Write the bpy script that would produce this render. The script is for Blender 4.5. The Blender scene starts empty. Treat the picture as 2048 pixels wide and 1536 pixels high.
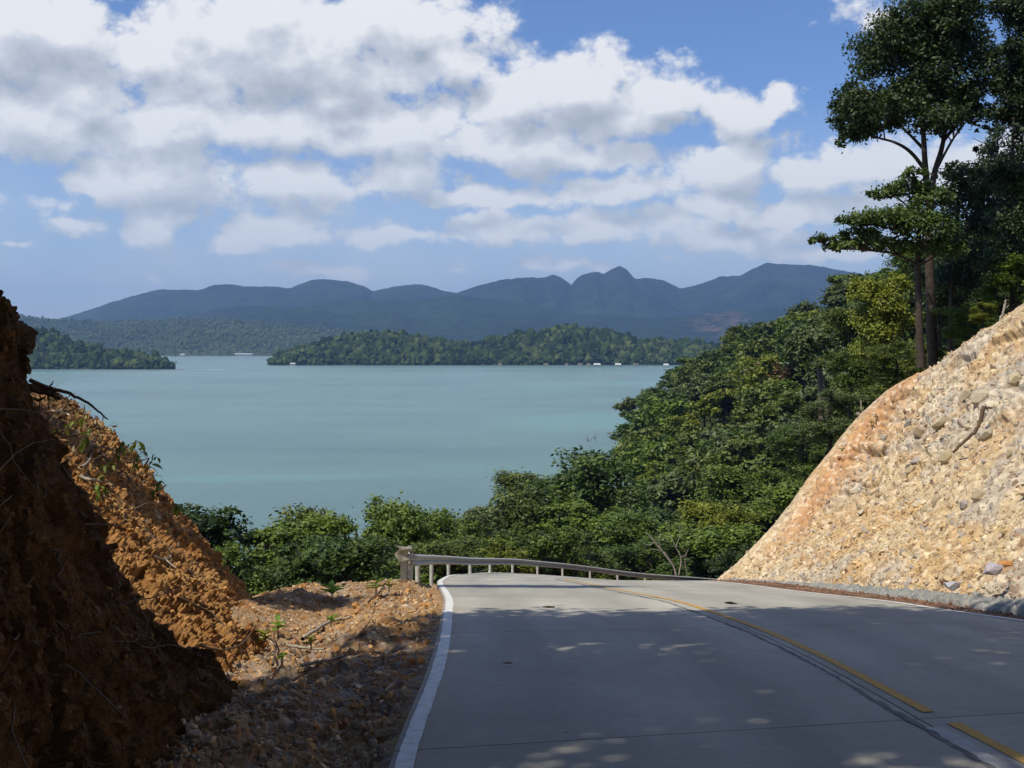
import bpy, math, random
import numpy as np
from mathutils import Vector

random.seed(7)
rng = np.random.default_rng(7)
S = bpy.context.scene
COL = S.collection

# ------------------------------------------------------------------ camera
EYE = 30.0                      # metres above the sea
F = 2100.0                      # focal length in photo pixels (2048 wide)
TH = math.atan(78 / F)
cam_d = bpy.data.cameras.new('camera')
cam = bpy.data.objects.new('camera', cam_d)
COL.objects.link(cam)
cam.location = (0, 0, EYE)
cam.rotation_euler = (math.pi / 2 - TH, 0, 0)
cam_d.sensor_width = 36
cam_d.lens = 36 * F / 2048
cam_d.clip_start = 0.1
cam_d.clip_end = 40000
S.camera = cam


def P(px, py, Y):
    """world point seen at photo pixel (px, py) at forward distance Y"""
    x = (px - 1024) / F
    y = (768 - py) / F
    dx = x
    dy = y * math.sin(TH) + math.cos(TH)
    dz = y * math.cos(TH) - math.sin(TH)
    t = Y / dy
    return (dx * t, Y, EYE + dz * t)


def PX(X, Y):
    return 1024 + F * X / Y


def angles(px, py):
    p = P(px, py, 1.0)
    a = math.atan2(p[0], 1.0)
    e = math.atan2(p[2] - EYE, math.hypot(p[0], 1.0))
    return a, e


# ------------------------------------------------------------------ light
SUN = Vector((-0.39, -0.34, 0.855)).normalized()
sun_el = math.asin(SUN.z)
sun_rot = math.atan2(SUN.x, SUN.y)
ld = bpy.data.lights.new('sun', 'SUN')
ld.energy = 5.0
ld.angle = math.radians(0.53)
ld.color = (1.0, 0.93, 0.78)
lo = bpy.data.objects.new('sun', ld)
COL.objects.link(lo)
lo.rotation_euler = (-SUN).to_track_quat('-Z', 'Y').to_euler()
lo.location = (0, 0, 200)

S.view_settings.view_transform = 'Standard'
S.view_settings.look = 'None'
S.view_settings.exposure = 0.0
S.view_settings.gamma = 1.0
S.view_settings.use_curve_mapping = False
S.render.engine = 'CYCLES'
S.cycles.use_denoising = True
S.cycles.max_bounces = 6
S.cycles.diffuse_bounces = 3
S.cycles.glossy_bounces = 2
S.cycles.transmission_bounces = 4
S.cycles.volume_bounces = 0
S.cycles.transparent_max_bounces = 6
S.cycles.caustics_reflective = False
S.cycles.caustics_refractive = False


def N(nt, kind, **kw):
    n = nt.nodes.new(kind)
    for k, v in kw.items():
        if k.startswith('i_'):
            key = k[2:]
            key = int(key) if key.isdigit() else key.replace('_', ' ')
            n.inputs[key].default_value = v
        else:
            setattr(n, k, v)
    return n


def math_node(nt, op, a=None, b=None, c=None, clamp=False):
    n = nt.nodes.new('ShaderNodeMath')
    n.operation = op
    n.use_clamp = clamp
    for i, v in enumerate((a, b, c)):
        if v is None:
            continue
        if isinstance(v, (int, float)):
            n.inputs[i].default_value = v
        else:
            nt.links.new(v, n.inputs[i])
    return n.outputs[0]


# ------------------------------------------------------------------ sky
CLOUDS = [  # photo px centre, radii, weight
    (60, 60, 220, 110, 1.0), (270, 90, 200, 90, .9), (480, 40, 230, 90, 1.0), (620, 110, 260, 115, 1.12), (830, 40, 190, 80, 1.0), (900, 135, 110, 60, .9),
    (40, 250, 150, 90, .95), (330, 190, 110, 60, .85), (180, 200, 130, 70, .85), (330, 250, 180, 90, 1.0), (560, 260, 170, 75, 1.0), (760, 270, 190, 90, 1.0), (660, 200, 190, 60, .9),
    (330, 350, 230, 75, .95), (560, 360, 220, 60, .9), (790, 350, 170, 50, .9), (170, 350, 110, 45, .9), (980, 290, 260, 60, .95),
    (1150, 180, 170, 85, 1.1), (1030, 200, 120, 70, .95), (1310, 185, 125, 72, 1.05), (1220, 240, 160, 45, .9), (1180, 310, 120, 40, .8),
    (1480, 215, 100, 58, 1.0), (1545, 195, 60, 45, .8), (1460, 325, 165, 60, 1.05), (1650, 345, 130, 52, 1.0), (1780, 330, 130, 50, .9),
    (1230, 375, 120, 34, .95), (930, 398, 120, 34, .95), (1080, 400, 130, 30, .85), (1450, 412, 100, 32, 1.0), (1600, 430, 150, 36, .9), (1740, 410, 120, 36, .85),
    (1000, 460, 220, 30, .8), (1240, 460, 230, 34, .82), (1480, 480, 220, 30, .82), (1650, 500, 200, 30, .8), (850, 480, 150, 22, .74),
    (560, 465, 120, 34, .9), (460, 490, 80, 20, .8), (300, 450, 50, 48, .95), (340, 440, 60, 24, .7),
    (70, 400, 120, 30, .72), (190, 440, 90, 26, .62), (40, 482, 50, 14, .6), (1710, 15, 90, 60, .46), (1760, 60, 60, 40, .5), (2000, 350, 200, 60, .8),
    (1160, 530, 260, 20, .66), (640, 535, 260, 18, .62),
]
world = bpy.data.worlds.new('World')
S.world = world
world.use_nodes = True
wt = world.node_tree
wt.nodes.clear()


def cloud_group():
    g = bpy.data.node_groups.new('cloud_density', 'ShaderNodeTree')
    g.interface.new_socket('Vector', in_out='INPUT', socket_type='NodeSocketVector')
    g.interface.new_socket('Density', in_out='OUTPUT', socket_type='NodeSocketFloat')
    g.interface.new_socket('Soft', in_out='OUTPUT', socket_type='NodeSocketFloat')
    gi = g.nodes.new('NodeGroupInput')
    go = g.nodes.new('NodeGroupOutput')
    v = gi.outputs[0]
    # warp the cloud outlines
    nz0 = N(g, 'ShaderNodeTexNoise', i_Scale=9.0, i_Detail=3.0, i_Roughness=0.6)
    g.links.new(v, nz0.inputs['Vector'])
    w1 = N(g, 'ShaderNodeVectorMath', operation='SUBTRACT')
    g.links.new(nz0.outputs['Color'], w1.inputs[0])
    w1.inputs[1].default_value = (.5, .5, .5)
    w2 = N(g, 'ShaderNodeVectorMath', operation='MULTIPLY_ADD')
    g.links.new(w1.outputs[0], w2.inputs[0])
    w2.inputs[1].default_value = (.12, .05, 0)
    g.links.new(v, w2.inputs[2])
    acc = None
    for (px, py, rx, ry, w) in CLOUDS:
        a, e = angles(px, py)
        s1 = N(g, 'ShaderNodeVectorMath', operation='SUBTRACT')
        g.links.new(w2.outputs[0], s1.inputs[0])
        s1.inputs[1].default_value = (a, e, 0)
        s2 = N(g, 'ShaderNodeVectorMath', operation='MULTIPLY')
        g.links.new(s1.outputs[0], s2.inputs[0])
        s2.inputs[1].default_value = (F / rx, F / ry, 0)
        s3 = N(g, 'ShaderNodeVectorMath', operation='LENGTH')
        g.links.new(s2.outputs[0], s3.inputs[0])
        val = math_node(g, 'MULTIPLY_ADD', s3.outputs['Value'], -.80 * w, 1.30 * w)
        if acc is None:
            acc = val
        else:
            acc = math_node(g, 'SMOOTH_MAX', acc, val, .12)
    # beyond the photo's frame the same kind of sky goes on
    sep = N(g, 'ShaderNodeSeparateXYZ')
    g.links.new(v, sep.inputs[0])
    nzb = N(g, 'ShaderNodeTexNoise', i_Scale=3.0, i_Detail=2.0, i_Roughness=0.5)
    g.links.new(v, nzb.inputs['Vector'])
    generic = math_node(g, 'MULTIPLY_ADD', nzb.outputs['Fac'], 3.4, -1.65)
    ax = math_node(g, 'ABSOLUTE', sep.outputs['X'])
    out_a = math_node(g, 'MULTIPLY_ADD', ax, 8.0, -4.4, clamp=True)
    out_e = math_node(g, 'MULTIPLY_ADD', sep.outputs['Y'], 8.0, -2.9, clamp=True)
    outm = math_node(g, 'MAXIMUM', out_a, out_e)
    neg = math_node(g, 'ADD', generic, -1.0)
    gen2 = math_node(g, 'ADD', neg, outm)
    acc = math_node(g, 'MAXIMUM', acc, gen2)
    acc = math_node(g, 'MAXIMUM', acc, -.3)
    # billows
    sc = N(g, 'ShaderNodeVectorMath', operation='MULTIPLY')
    g.links.new(v, sc.inputs[0])
    sc.inputs[1].default_value = (1.0, 1.35, 1.0)
    nz = N(g, 'ShaderNodeTexNoise', i_Scale=26.0, i_Detail=8.0, i_Roughness=0.58, i_Lacunarity=2.1)
    g.links.new(sc.outputs[0], nz.inputs['Vector'])
    wv = N(g, 'ShaderNodeVectorMath', operation='MULTIPLY_ADD')
    g.links.new(nz.outputs['Color'], wv.inputs[0])
    wv.inputs[1].default_value = (.018, .018, 0)
    g.links.new(sc.outputs[0], wv.inputs[2])
    vo = N(g, 'ShaderNodeTexVoronoi', feature='SMOOTH_F1', voronoi_dimensions='2D')
    vo.inputs['Scale'].default_value = 17.0
    vo.inputs['Detail'].default_value = 4.0
    vo.inputs['Roughness'].default_value = .55
    vo.inputs['Lacunarity'].default_value = 2.2
    vo.inputs['Smoothness'].default_value = .35
    g.links.new(wv.outputs[0], vo.inputs['Vector'])
    nz2 = N(g, 'ShaderNodeTexNoise', i_Scale=5.5, i_Detail=2.0, i_Roughness=0.5)
    g.links.new(sc.outputs[0], nz2.inputs['Vector'])
    b = math_node(g, 'MULTIPLY_ADD', nz.outputs['Fac'], .8, -.40)
    b1 = math_node(g, 'MULTIPLY_ADD', vo.outputs['Distance'], -.62, .42)
    b2 = math_node(g, 'MULTIPLY_ADD', nz2.outputs['Fac'], .8, -.40)
    d = math_node(g, 'ADD', acc, b)
    d = math_node(g, 'ADD', d, b1)
    d = math_node(g, 'ADD', d, b2)
    g.links.new(d, go.inputs[0])
    sf = math_node(g, 'MULTIPLY_ADD', b1, .55, math_node(g, 'ADD', acc, math_node(g, 'MULTIPLY', b2, 1.3)))
    sf = math_node(g, 'MULTIPLY_ADD', b, .30, sf)
    g.links.new(sf, go.inputs[1])
    return g


cg = cloud_group()
tc = N(wt, 'ShaderNodeTexCoord')
sp = N(wt, 'ShaderNodeSeparateXYZ')
wt.links.new(tc.outputs['Generated'], sp.inputs[0])
az = math_node(wt, 'ARCTAN2', sp.outputs['X'], sp.outputs['Y'])
el = math_node(wt, 'ARCSINE', sp.outputs['Z'])
cv = N(wt, 'ShaderNodeCombineXYZ')
wt.links.new(az, cv.inputs[0])
wt.links.new(el, cv.inputs[1])
g1 = wt.nodes.new('ShaderNodeGroup')
g1.node_tree = cg
g2 = wt.nodes.new('ShaderNodeGroup')
g2.node_tree = cg
off = N(wt, 'ShaderNodeVectorMath', operation='ADD')
wt.links.new(cv.outputs[0], off.inputs[0])
off.inputs[1].default_value = (-.014, .026, 0)
wt.links.new(cv.outputs[0], g1.inputs[0])
wt.links.new(off.outputs[0], g2.inputs[0])
dens = g1.outputs[0]
mr = N(wt, 'ShaderNodeMapRange', interpolation_type='SMOOTHSTEP')
mr.inputs['From Min'].default_value = .20
mr.inputs['From Max'].default_value = .62
wt.links.new(dens, mr.inputs['Value'])
# toward the horizon the clouds soften
cover = math_node(wt, 'MULTIPLY', mr.outputs[0], .96)
diff = math_node(wt, 'SUBTRACT', g1.outputs[1], g2.outputs[1])
lit = math_node(wt, 'MULTIPLY_ADD', diff, 1.55, .59)
thick = N(wt, 'ShaderNodeMapRange')
thick.inputs['From Min'].default_value = .45
thick.inputs['From Max'].default_value = 1.45
thick.inputs['To Min'].default_value = .18
thick.inputs['To Max'].default_value = -.12
wt.links.new(g1.outputs[1], thick.inputs['Value'])
lit = math_node(wt, 'ADD', lit, thick.outputs[0], clamp=True)
ramp = N(wt, 'ShaderNodeValToRGB')
wt.links.new(lit, ramp.inputs[0])
cr = ramp.color_ramp
cr.elements[0].position = 0.0
cr.elements[0].color = (.46, .505, .56, 1)
cr.elements[1].position = 1.0
cr.elements[1].color = (.94, .945, .95, 1)
e2 = cr.elements.new(.5)
e2.color = (.64, .68, .735, 1)
sky = N(wt, 'ShaderNodeTexSky', sky_type='NISHITA')
sky.sun_disc = False
sky.sun_elevation = sun_el
sky.sun_rotation = sun_rot
sky.altitude = 30
sky.air_density = 1.0
sky.dust_density = 0.6
sky.ozone_density = 2.6
SKY_STRENGTH = 0.105
sk = N(wt, 'ShaderNodeVectorMath', operation='SCALE')
sk.inputs['Scale'].default_value = SKY_STRENGTH
tint = N(wt, 'ShaderNodeVectorMath', operation='MULTIPLY')
tint.inputs[1].default_value = (.84, 1.0, 1.30)
wt.links.new(sky.outputs[0], tint.inputs[0])
wt.links.new(tint.outputs[0], sk.inputs[0])
mx = N(wt, 'ShaderNodeMix', data_type='RGBA')
wt.links.new(cover, mx.inputs['Factor'])
wt.links.new(sk.outputs[0], mx.inputs['A'])
wt.links.new(ramp.outputs[0], mx.inputs['B'])
bg = N(wt, 'ShaderNodeBackground')
bg.inputs['Strength'].default_value = 1.0
veil_n = N(wt, 'ShaderNodeTexNoise', i_Scale=7.0, i_Detail=5.0, i_Roughness=0.6)
wt.links.new(cv.outputs[0], veil_n.inputs['Vector'])
ve = N(wt, 'ShaderNodeMapRange')
ve.inputs['From Min'].default_value = .0
ve.inputs['From Max'].default_value = .22
ve.inputs['To Min'].default_value = .95
ve.inputs['To Max'].default_value = 0
wt.links.new(el, ve.inputs['Value'])
vf = math_node(wt, 'MULTIPLY', ve.outputs[0], math_node(wt, 'MULTIPLY_ADD', veil_n.outputs['Fac'], 1.9, -.15, clamp=True), clamp=True)
mv_ = N(wt, 'ShaderNodeMix', data_type='RGBA')
wt.links.new(vf, mv_.inputs['Factor'])
wt.links.new(mx.outputs['Result'], mv_.inputs['A'])
mv_.inputs['B'].default_value = (.66, .75, .84, 1)
wt.links.new(mv_.outputs['Result'], bg.inputs['Color'])
wo = N(wt, 'ShaderNodeOutputWorld')
wt.links.new(bg.outputs[0], wo.inputs['Surface'])
world.cycles.sampling_method = 'MANUAL'
world.cycles.sample_map_resolution = 256


# ------------------------------------------------------------------ numpy helpers
def hash2(ix, iy, seed=0):
    h = (ix.astype(np.int64) * 374761393 + iy.astype(np.int64) * 668265263 + seed * 1442695041) & 0xFFFFFFFF
    h = ((h ^ (h >> 13)) * 1274126177) & 0xFFFFFFFF
    h = (h ^ (h >> 16)) & 0xFFFFFFFF
    return h / 4294967295.0


def vnoise(x, y, seed=0):
    x = np.asarray(x, float)
    y = np.asarray(y, float)
    ix = np.floor(x).astype(np.int64)
    iy = np.floor(y).astype(np.int64)
    fx = x - ix
    fy = y - iy
    fx = fx * fx * fx * (fx * (fx * 6 - 15) + 10)
    fy = fy * fy * fy * (fy * (fy * 6 - 15) + 10)
    a = hash2(ix, iy, seed)
    b = hash2(ix + 1, iy, seed)
    c = hash2(ix, iy + 1, seed)
    d = hash2(ix + 1, iy + 1, seed)
    return (a * (1 - fx) + b * fx) * (1 - fy) + (c * (1 - fx) + d * fx) * fy - .5


def fbm(x, y, octv=4, seed=0, gain=.5):
    s = 0
    a = 1.0
    f = 1.0
    for i in range(octv):
        s = s + a * vnoise(x * f + 17.3 * i, y * f - 9.1 * i, seed + i)
        a *= gain
        f *= 2.03
    return s


def cells(x, y, seed=0):
    """cellular facets: tilted height of the nearest cell, its random, edge distance"""
    ix = np.floor(x).astype(np.int64)
    iy = np.floor(y).astype(np.int64)
    best = np.full(x.shape, 1e9)
    sec = np.full(x.shape, 1e9)
    hh = np.zeros(x.shape)
    idr = np.zeros(x.shape)
    for dx in (-1, 0, 1):
        for dy in (-1, 0, 1):
            cx = ix + dx
            cy = iy + dy
            jx = cx + hash2(cx, cy, seed)
            jy = cy + hash2(cx, cy, seed + 11)
            d = (x - jx) ** 2 + (y - jy) ** 2
            tx = hash2(cx, cy, seed + 23) - .5
            ty = hash2(cx, cy, seed + 31) - .5
            h0 = hash2(cx, cy, seed + 41) - .5
            val = h0 + 1.1 * tx * (x - jx) + 1.1 * ty * (y - jy)
            near = d < best
            sec = np.where(near, best, np.minimum(sec, d))
            hh = np.where(near, val, hh)
            idr = np.where(near, hash2(cx, cy, seed + 53), idr)
            best = np.where(near, d, best)
    edge = np.sqrt(sec) - np.sqrt(best)
    return hh, idr, edge


def cells3(x, y, z, seed=0):
    """the same in space, so that nothing stretches on a curved face"""
    ix, iy, iz = (np.floor(q).astype(np.int64) for q in (x, y, z))
    best = np.full(x.shape, 1e9)
    sec = np.full(x.shape, 1e9)
    bk = np.zeros(x.shape, np.int64)
    bx, by, bz = (np.zeros(x.shape) for _ in range(3))
    for dz in (-1, 0, 1):
        for dx in (-1, 0, 1):
            for dy in (-1, 0, 1):
                cx = ix + dx + 7919 * (iz + dz)
                cy = iy + dy - 104729 * (iz + dz)
                h = hash2(cx, cy, seed)
                jx = ix + dx + (h * 97.0) % 1.0
                jy = iy + dy + (h * 1013.0) % 1.0
                jz = iz + dz + (h * 10007.0) % 1.0
                ex, ey, ez = x - jx, y - jy, z - jz
                d = ex * ex + ey * ey + ez * ez
                near = d < best
                sec = np.where(near, best, np.minimum(sec, d))
                bk = np.where(near, (h * 4294967296.0).astype(np.int64), bk)
                bx, by, bz = np.where(near, ex, bx), np.where(near, ey, by), np.where(near, ez, bz)
                best = np.where(near, d, best)
    r1, r2_, r3_, r4, r5 = (hash2(bk, bk * 0 + q, seed) for q in (1, 2, 3, 4, 5))
    hh = (r1 - .5) + 1.2 * ((r2_ - .5) * bx + (r3_ - .5) * by + (r4 - .5) * bz)
    return hh, r5, np.sqrt(sec) - np.sqrt(best)


def mesh_np(name, verts, faces, mats, colors=None, tone=None, smooth=False, parent=None, mat_idx=None, link=True):
    verts = np.ascontiguousarray(verts, dtype=np.float32)
    faces = np.ascontiguousarray(faces, dtype=np.int32)
    me = bpy.data.meshes.new(name)
    nv = len(verts)
    nf, k = faces.shape
    me.vertices.add(nv)
    me.vertices.foreach_set('co', verts.ravel())
    me.loops.add(nf * k)
    me.loops.foreach_set('vertex_index', faces.ravel())
    me.polygons.add(nf)
    me.polygons.foreach_set('loop_start', np.arange(0, nf * k, k, dtype=np.int32))
    me.polygons.foreach_set('use_smooth', np.full(nf, smooth, dtype=bool))
    if not isinstance(mats, (list, tuple)):
        mats = [mats]
    for m in mats:
        me.materials.append(m)
    if mat_idx is not None:
        me.polygons.foreach_set('material_index', np.asarray(mat_idx, dtype=np.int32))
    if colors is not None:
        at = me.attributes.new('Col', 'FLOAT_COLOR', 'POINT')
        c = np.ones((nv, 4), np.float32)
        c[:, :3] = colors
        at.data.foreach_set('color', c.ravel())
    if tone is not None:
        at = me.attributes.new('tone', 'FLOAT', 'POINT')
        at.data.foreach_set('value', np.asarray(tone, np.float32))
    me.update(calc_edges=True)
    me.validate()
    ob = bpy.data.objects.new(name, me)
    if link:
        COL.objects.link(ob)
    if parent is not None:
        ob.parent = parent
    return ob


def tag(o, label=None, cat=None, group=None, kind=None):
    if label:
        o['label'] = label
    if cat:
        o['category'] = cat
    if group:
        o['group'] = group
    if kind:
        o['kind'] = kind
    return o


def empty(name, loc=(0, 0, 0)):
    o = bpy.data.objects.new(name, None)
    o.empty_display_size = .2
    COL.objects.link(o)
    o.location = loc
    return o


def catmull(pts, n):
    """points -> n samples of a Catmull-Rom curve (uniform in the point index)"""
    p = np.asarray(pts, float)
    m = len(p)
    t = np.linspace(0, m - 1, n)
    i = np.clip(np.floor(t).astype(int), 0, m - 2)
    f = (t - i)[:, None]
    p0 = p[np.maximum(i - 1, 0)]
    p1 = p[i]
    p2 = p[i + 1]
    p3 = p[np.minimum(i + 2, m - 1)]
    return .5 * ((2 * p1) + (-p0 + p2) * f + (2 * p0 - 5 * p1 + 4 * p2 - p3) * f ** 2 + (-p0 + 3 * p1 - 3 * p2 + p3) * f ** 3)


def catmull2(grid, nr, nc):
    g = np.asarray(grid, float)           # rows, cols, 3
    a = np.stack([catmull(g[:, j], nr) for j in range(g.shape[1])], axis=1)
    return np.stack([catmull(a[i], nc) for i in range(nr)], axis=0)


def grid_faces(nr, nc, flip=False):
    i, j = np.meshgrid(np.arange(nr - 1), np.arange(nc - 1), indexing='ij')
    a = i * nc + j
    f = np.stack([a, a + 1, a + nc + 1, a + nc], axis=-1).reshape(-1, 4)
    return f[:, ::-1] if flip else f


def grid_normals(g):
    du = np.gradient(g, axis=0)
    dv = np.gradient(g, axis=1)
    n = np.cross(du, dv)
    n /= np.linalg.norm(n, axis=-1, keepdims=True) + 1e-9
    return n


def tube(path, radii, sides=6):
    """tapered tube along a polyline -> verts, quad faces"""
    path = np.asarray(path, float)
    n = len(path)
    radii = np.broadcast_to(np.asarray(radii, float), (n,))
    tan = np.gradient(path, axis=0)
    tan /= np.linalg.norm(tan, axis=1, keepdims=True) + 1e-9
    ref = np.array([0.31, 0.17, 0.93])
    if abs(tan[0] @ ref) > .9:
        ref = np.array([1.0, .1, 0])
    a = np.cross(tan, ref)
    a /= np.linalg.norm(a, axis=1, keepdims=True) + 1e-9
    b = np.cross(tan, a)
    ang = np.linspace(0, 2 * math.pi, sides, endpoint=False)
    v = path[:, None] + radii[:, None, None] * (np.cos(ang)[None, :, None] * a[:, None] + np.sin(ang)[None, :, None] * b[:, None])
    v = v.reshape(-1, 3)
    f = []
    for i in range(n - 1):
        for k in range(sides):
            k2 = (k + 1) % sides
            f.append((i * sides + k, i * sides + k2, (i + 1) * sides + k2, (i + 1) * sides + k))
    return v, np.array(f, dtype=np.int32)


def join(parts):
    vs, fs, o = [], [], 0
    for v, f in parts:
        vs.append(v)
        fs.append(np.asarray(f) + o)
        o += len(v)
    return np.concatenate(vs), np.concatenate(fs)


def leaf_quads(c, nrm, size, aspect=.45, droop=0.0):
    """rhombic leaves centred on c"""
    n = len(c)
    r = rng.normal(size=(n, 3))
    a = np.cross(nrm, r)
    a /= np.linalg.norm(a, axis=1, keepdims=True) + 1e-9
    b = np.cross(nrm, a)
    size = np.broadcast_to(size, (n,))[:, None]
    v = np.stack([c - a * size, c + b * size * aspect - nrm * size * .12, c + a * size - nrm * size * droop, c - b * size * aspect - nrm * size * .12], axis=1)
    f = np.arange(4 * n).reshape(n, 4)
    return v.reshape(-1, 3), f


# ------------------------------------------------------------------ materials
def new_mat(name):
    m = bpy.data.materials.new(name)
    m.use_nodes = True
    m.node_tree.nodes.clear()
    return m, m.node_tree


def finish(nt, shader):
    o = nt.nodes.new('ShaderNodeOutputMaterial')
    nt.links.new(shader, o.inputs['Surface'])


def foliage_mat(name, dark, mid, light, transl=.16, rough=.5):
    m, nt = new_mat(name)
    at = N(nt, 'ShaderNodeAttribute', attribute_name='tone')
    oi = N(nt, 'ShaderNodeObjectInfo')
    r = math_node(nt, 'MULTIPLY_ADD', oi.outputs['Random'], .36, -.18)
    t = math_node(nt, 'ADD', at.outputs['Fac'], r, clamp=True)
    ramp = N(nt, 'ShaderNodeValToRGB')
    ramp.color_ramp.elements[0].color = (*dark, 1)
    ramp.color_ramp.elements[1].color = (*light, 1)
    e = ramp.color_ramp.elements.new(.5)
    e.color = (*mid, 1)
    nt.links.new(t, ramp.inputs[0])
    p = N(nt, 'ShaderNodeBsdfPrincipled')
    p.inputs['Roughness'].default_value = rough
    p.inputs['Specular IOR Level'].default_value = .35
    nt.links.new(ramp.outputs[0], p.inputs['Base Color'])
    tr = N(nt, 'ShaderNodeBsdfTranslucent')
    mul = N(nt, 'ShaderNodeMix', data_type='RGBA', blend_type='MULTIPLY')
    mul.inputs['Factor'].default_value = 1
    nt.links.new(ramp.outputs[0], mul.inputs['A'])
    mul.inputs['B'].default_value = (1.5, 1.6, .5, 1)
    nt.links.new(mul.outputs['Result'], tr.inputs['Color'])
    mxs = N(nt, 'ShaderNodeMixShader')
    mxs.inputs[0].default_value = transl
    nt.links.new(p.outputs[0], mxs.inputs[1])
    nt.links.new(tr.outputs[0], mxs.inputs[2])
    finish(nt, mxs.outputs[0])
    return m


LEAF = {
    'dark green': foliage_mat('foliage_dark', (.018, .034, .007), (.046, .080, .013), (.10, .145, .022)),
    'deep green': foliage_mat('foliage_deep', (.010, .021, .008), (.026, .048, .013), (.062, .092, .022)),
    'mid green': foliage_mat('foliage_mid', (.032, .055, .008), (.085, .130, .015), (.165, .225, .026)),
    'yellow green': foliage_mat('foliage_yellow', (.065, .084, .006), (.14, .165, .012), (.22, .24, .022)),
    'olive green': foliage_mat('foliage_olive', (.038, .052, .009), (.086, .112, .018), (.155, .185, .030)),
    'grey green': foliage_mat('foliage_grey', (.042, .052, .022), (.084, .112, .036), (.15, .185, .060)),
    'rusty': foliage_mat('foliage_rusty', (.060, .040, .018), (.11, .070, .028), (.15, .11, .045)),
    'bright': foliage_mat('foliage_bright', (.06, .12, .015), (.13, .25, .03), (.22, .36, .05), transl=.35),
}


def surf_mat(name, base, c2=None, scale=3.0, rough=.85, use_col=False, bump=.3, bscale=20.0, detail=8.0, spec=.25, dist=.05, scale2=None, contrast=(.35, .65), fleck=None):
    """noise-mixed Principled material with a bump; use_col multiplies by the mesh's own colour attribute"""
    m, nt = new_mat(name)
    tcn = N(nt, 'ShaderNodeTexCoord')
    nz = N(nt, 'ShaderNodeTexNoise', i_Scale=scale, i_Detail=detail, i_Roughness=.6)
    nt.links.new(tcn.outputs['Object'], nz.inputs['Vector'])
    mrn = N(nt, 'ShaderNodeMapRange')
    mrn.inputs['From Min'].default_value = contrast[0]
    mrn.inputs['From Max'].default_value = contrast[1]
    nt.links.new(nz.outputs['Fac'], mrn.inputs['Value'])
    mixn = N(nt, 'ShaderNodeMix', data_type='RGBA')
    nt.links.new(mrn.outputs[0], mixn.inputs['Factor'])
    mixn.inputs['A'].default_value = (*base, 1)
    mixn.inputs['B'].default_value = (*(c2 or base), 1)
    col = mixn.outputs['Result']
    if fleck:
        vz = N(nt, 'ShaderNodeTexVoronoi', i_Scale=fleck[0])
        nt.links.new(tcn.outputs['Object'], vz.inputs['Vector'])
        sepc = N(nt, 'ShaderNodeSeparateColor')
        nt.links.new(vz.outputs['Color'], sepc.inputs[0])
        fm = N(nt, 'ShaderNodeMapRange')
        fm.inputs['To Min'].default_value = 1 - fleck[1]
        fm.inputs['To Max'].default_value = 1 + fleck[1]
        nt.links.new(sepc.outputs[0], fm.inputs['Value'])
        vm = N(nt, 'ShaderNodeVectorMath', operation='SCALE')
        nt.links.new(col, vm.inputs[0])
        nt.links.new(fm.outputs[0], vm.inputs['Scale'])
        col = vm.outputs[0]
    if use_col:
        at = N(nt, 'ShaderNodeAttribute', attribute_name='Col')
        mm = N(nt, 'ShaderNodeMix', data_type='RGBA', blend_type='MULTIPLY')
        mm.inputs['Factor'].default_value = 1
        nt.links.new(col, mm.inputs['A'])
        nt.links.new(at.outputs['Color'], mm.inputs['B'])
        col = mm.outputs['Result']
    p = N(nt, 'ShaderNodeBsdfPrincipled')
    p.inputs['Roughness'].default_value = rough
    p.inputs['Specular IOR Level'].default_value = spec
    nt.links.new(col, p.inputs['Base Color'])
    if bump:
        nb = N(nt, 'ShaderNodeTexNoise', i_Scale=bscale, i_Detail=6.0, i_Roughness=.65)
        nt.links.new(tcn.outputs['Object'], nb.inputs['Vector'])
        bn = N(nt, 'ShaderNodeBump')
        bn.inputs['Strength'].default_value = bump
        bn.inputs['Distance'].default_value = dist
        nt.links.new(nb.outputs['Fac'], bn.inputs['Height'])
        nt.links.new(bn.outputs[0], p.inputs['Normal'])
    finish(nt, p.outputs[0])
    return m


BARK = surf_mat('bark', (.085, .065, .048), (.045, .034, .026), scale=6, bump=.6, bscale=14)
PALE = surf_mat('pale_wood', (.42, .37, .30), (.25, .21, .16), scale=9, bump=.4, bscale=25)
TWIG = surf_mat('twig_brown', (.09, .055, .035), (.16, .11, .07), scale=9, bump=.3)
ROCK = surf_mat('cut_rock', (1, 1, 1), (.80, .78, .76), scale=6, use_col=True, bump=.7, bscale=16, dist=.04, rough=.9)
SOIL = surf_mat('red_soil', (1, 1, 1), (.62, .56, .5), scale=5, use_col=True, bump=.9, bscale=14, dist=.06, rough=.95)
STONE = surf_mat('loose_stone', (1, 1, 1), (.74, .70, .66), scale=9, use_col=True, bump=.5, bscale=24, dist=.02, rough=.85)
FLOOR = surf_mat('forest_floor', (.045, .038, .018), (.030, .040, .014), scale=.6, bump=.8, bscale=3, dist=.2, rough=1)
STEEL = surf_mat('galvanised_steel', (.40, .40, .385), (.30, .30, .29), scale=5, bump=.08, bscale=30, rough=.5, spec=.5)
STEEL2 = surf_mat('galvanised_post', (.60, .59, .55), (.45, .44, .41), scale=7, bump=.08, bscale=30, rough=.5, spec=.4)
CEMENT = surf_mat('rough_cement', (.44, .43, .38), (.24, .235, .21), scale=5, bump=1.0, bscale=12, dist=.08, rough=.95)
WHITEP = surf_mat('white_paint', (.68, .68, .64), (.45, .45, .42), scale=14, bump=.3, bscale=60, dist=.01, rough=.7, contrast=(.45, .75))
YELLOWP = surf_mat('yellow_paint', (.50, .285, .06), (.34, .23, .09), scale=12, bump=.3, bscale=60, dist=.01, rough=.7, contrast=(.45, .8))


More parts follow.
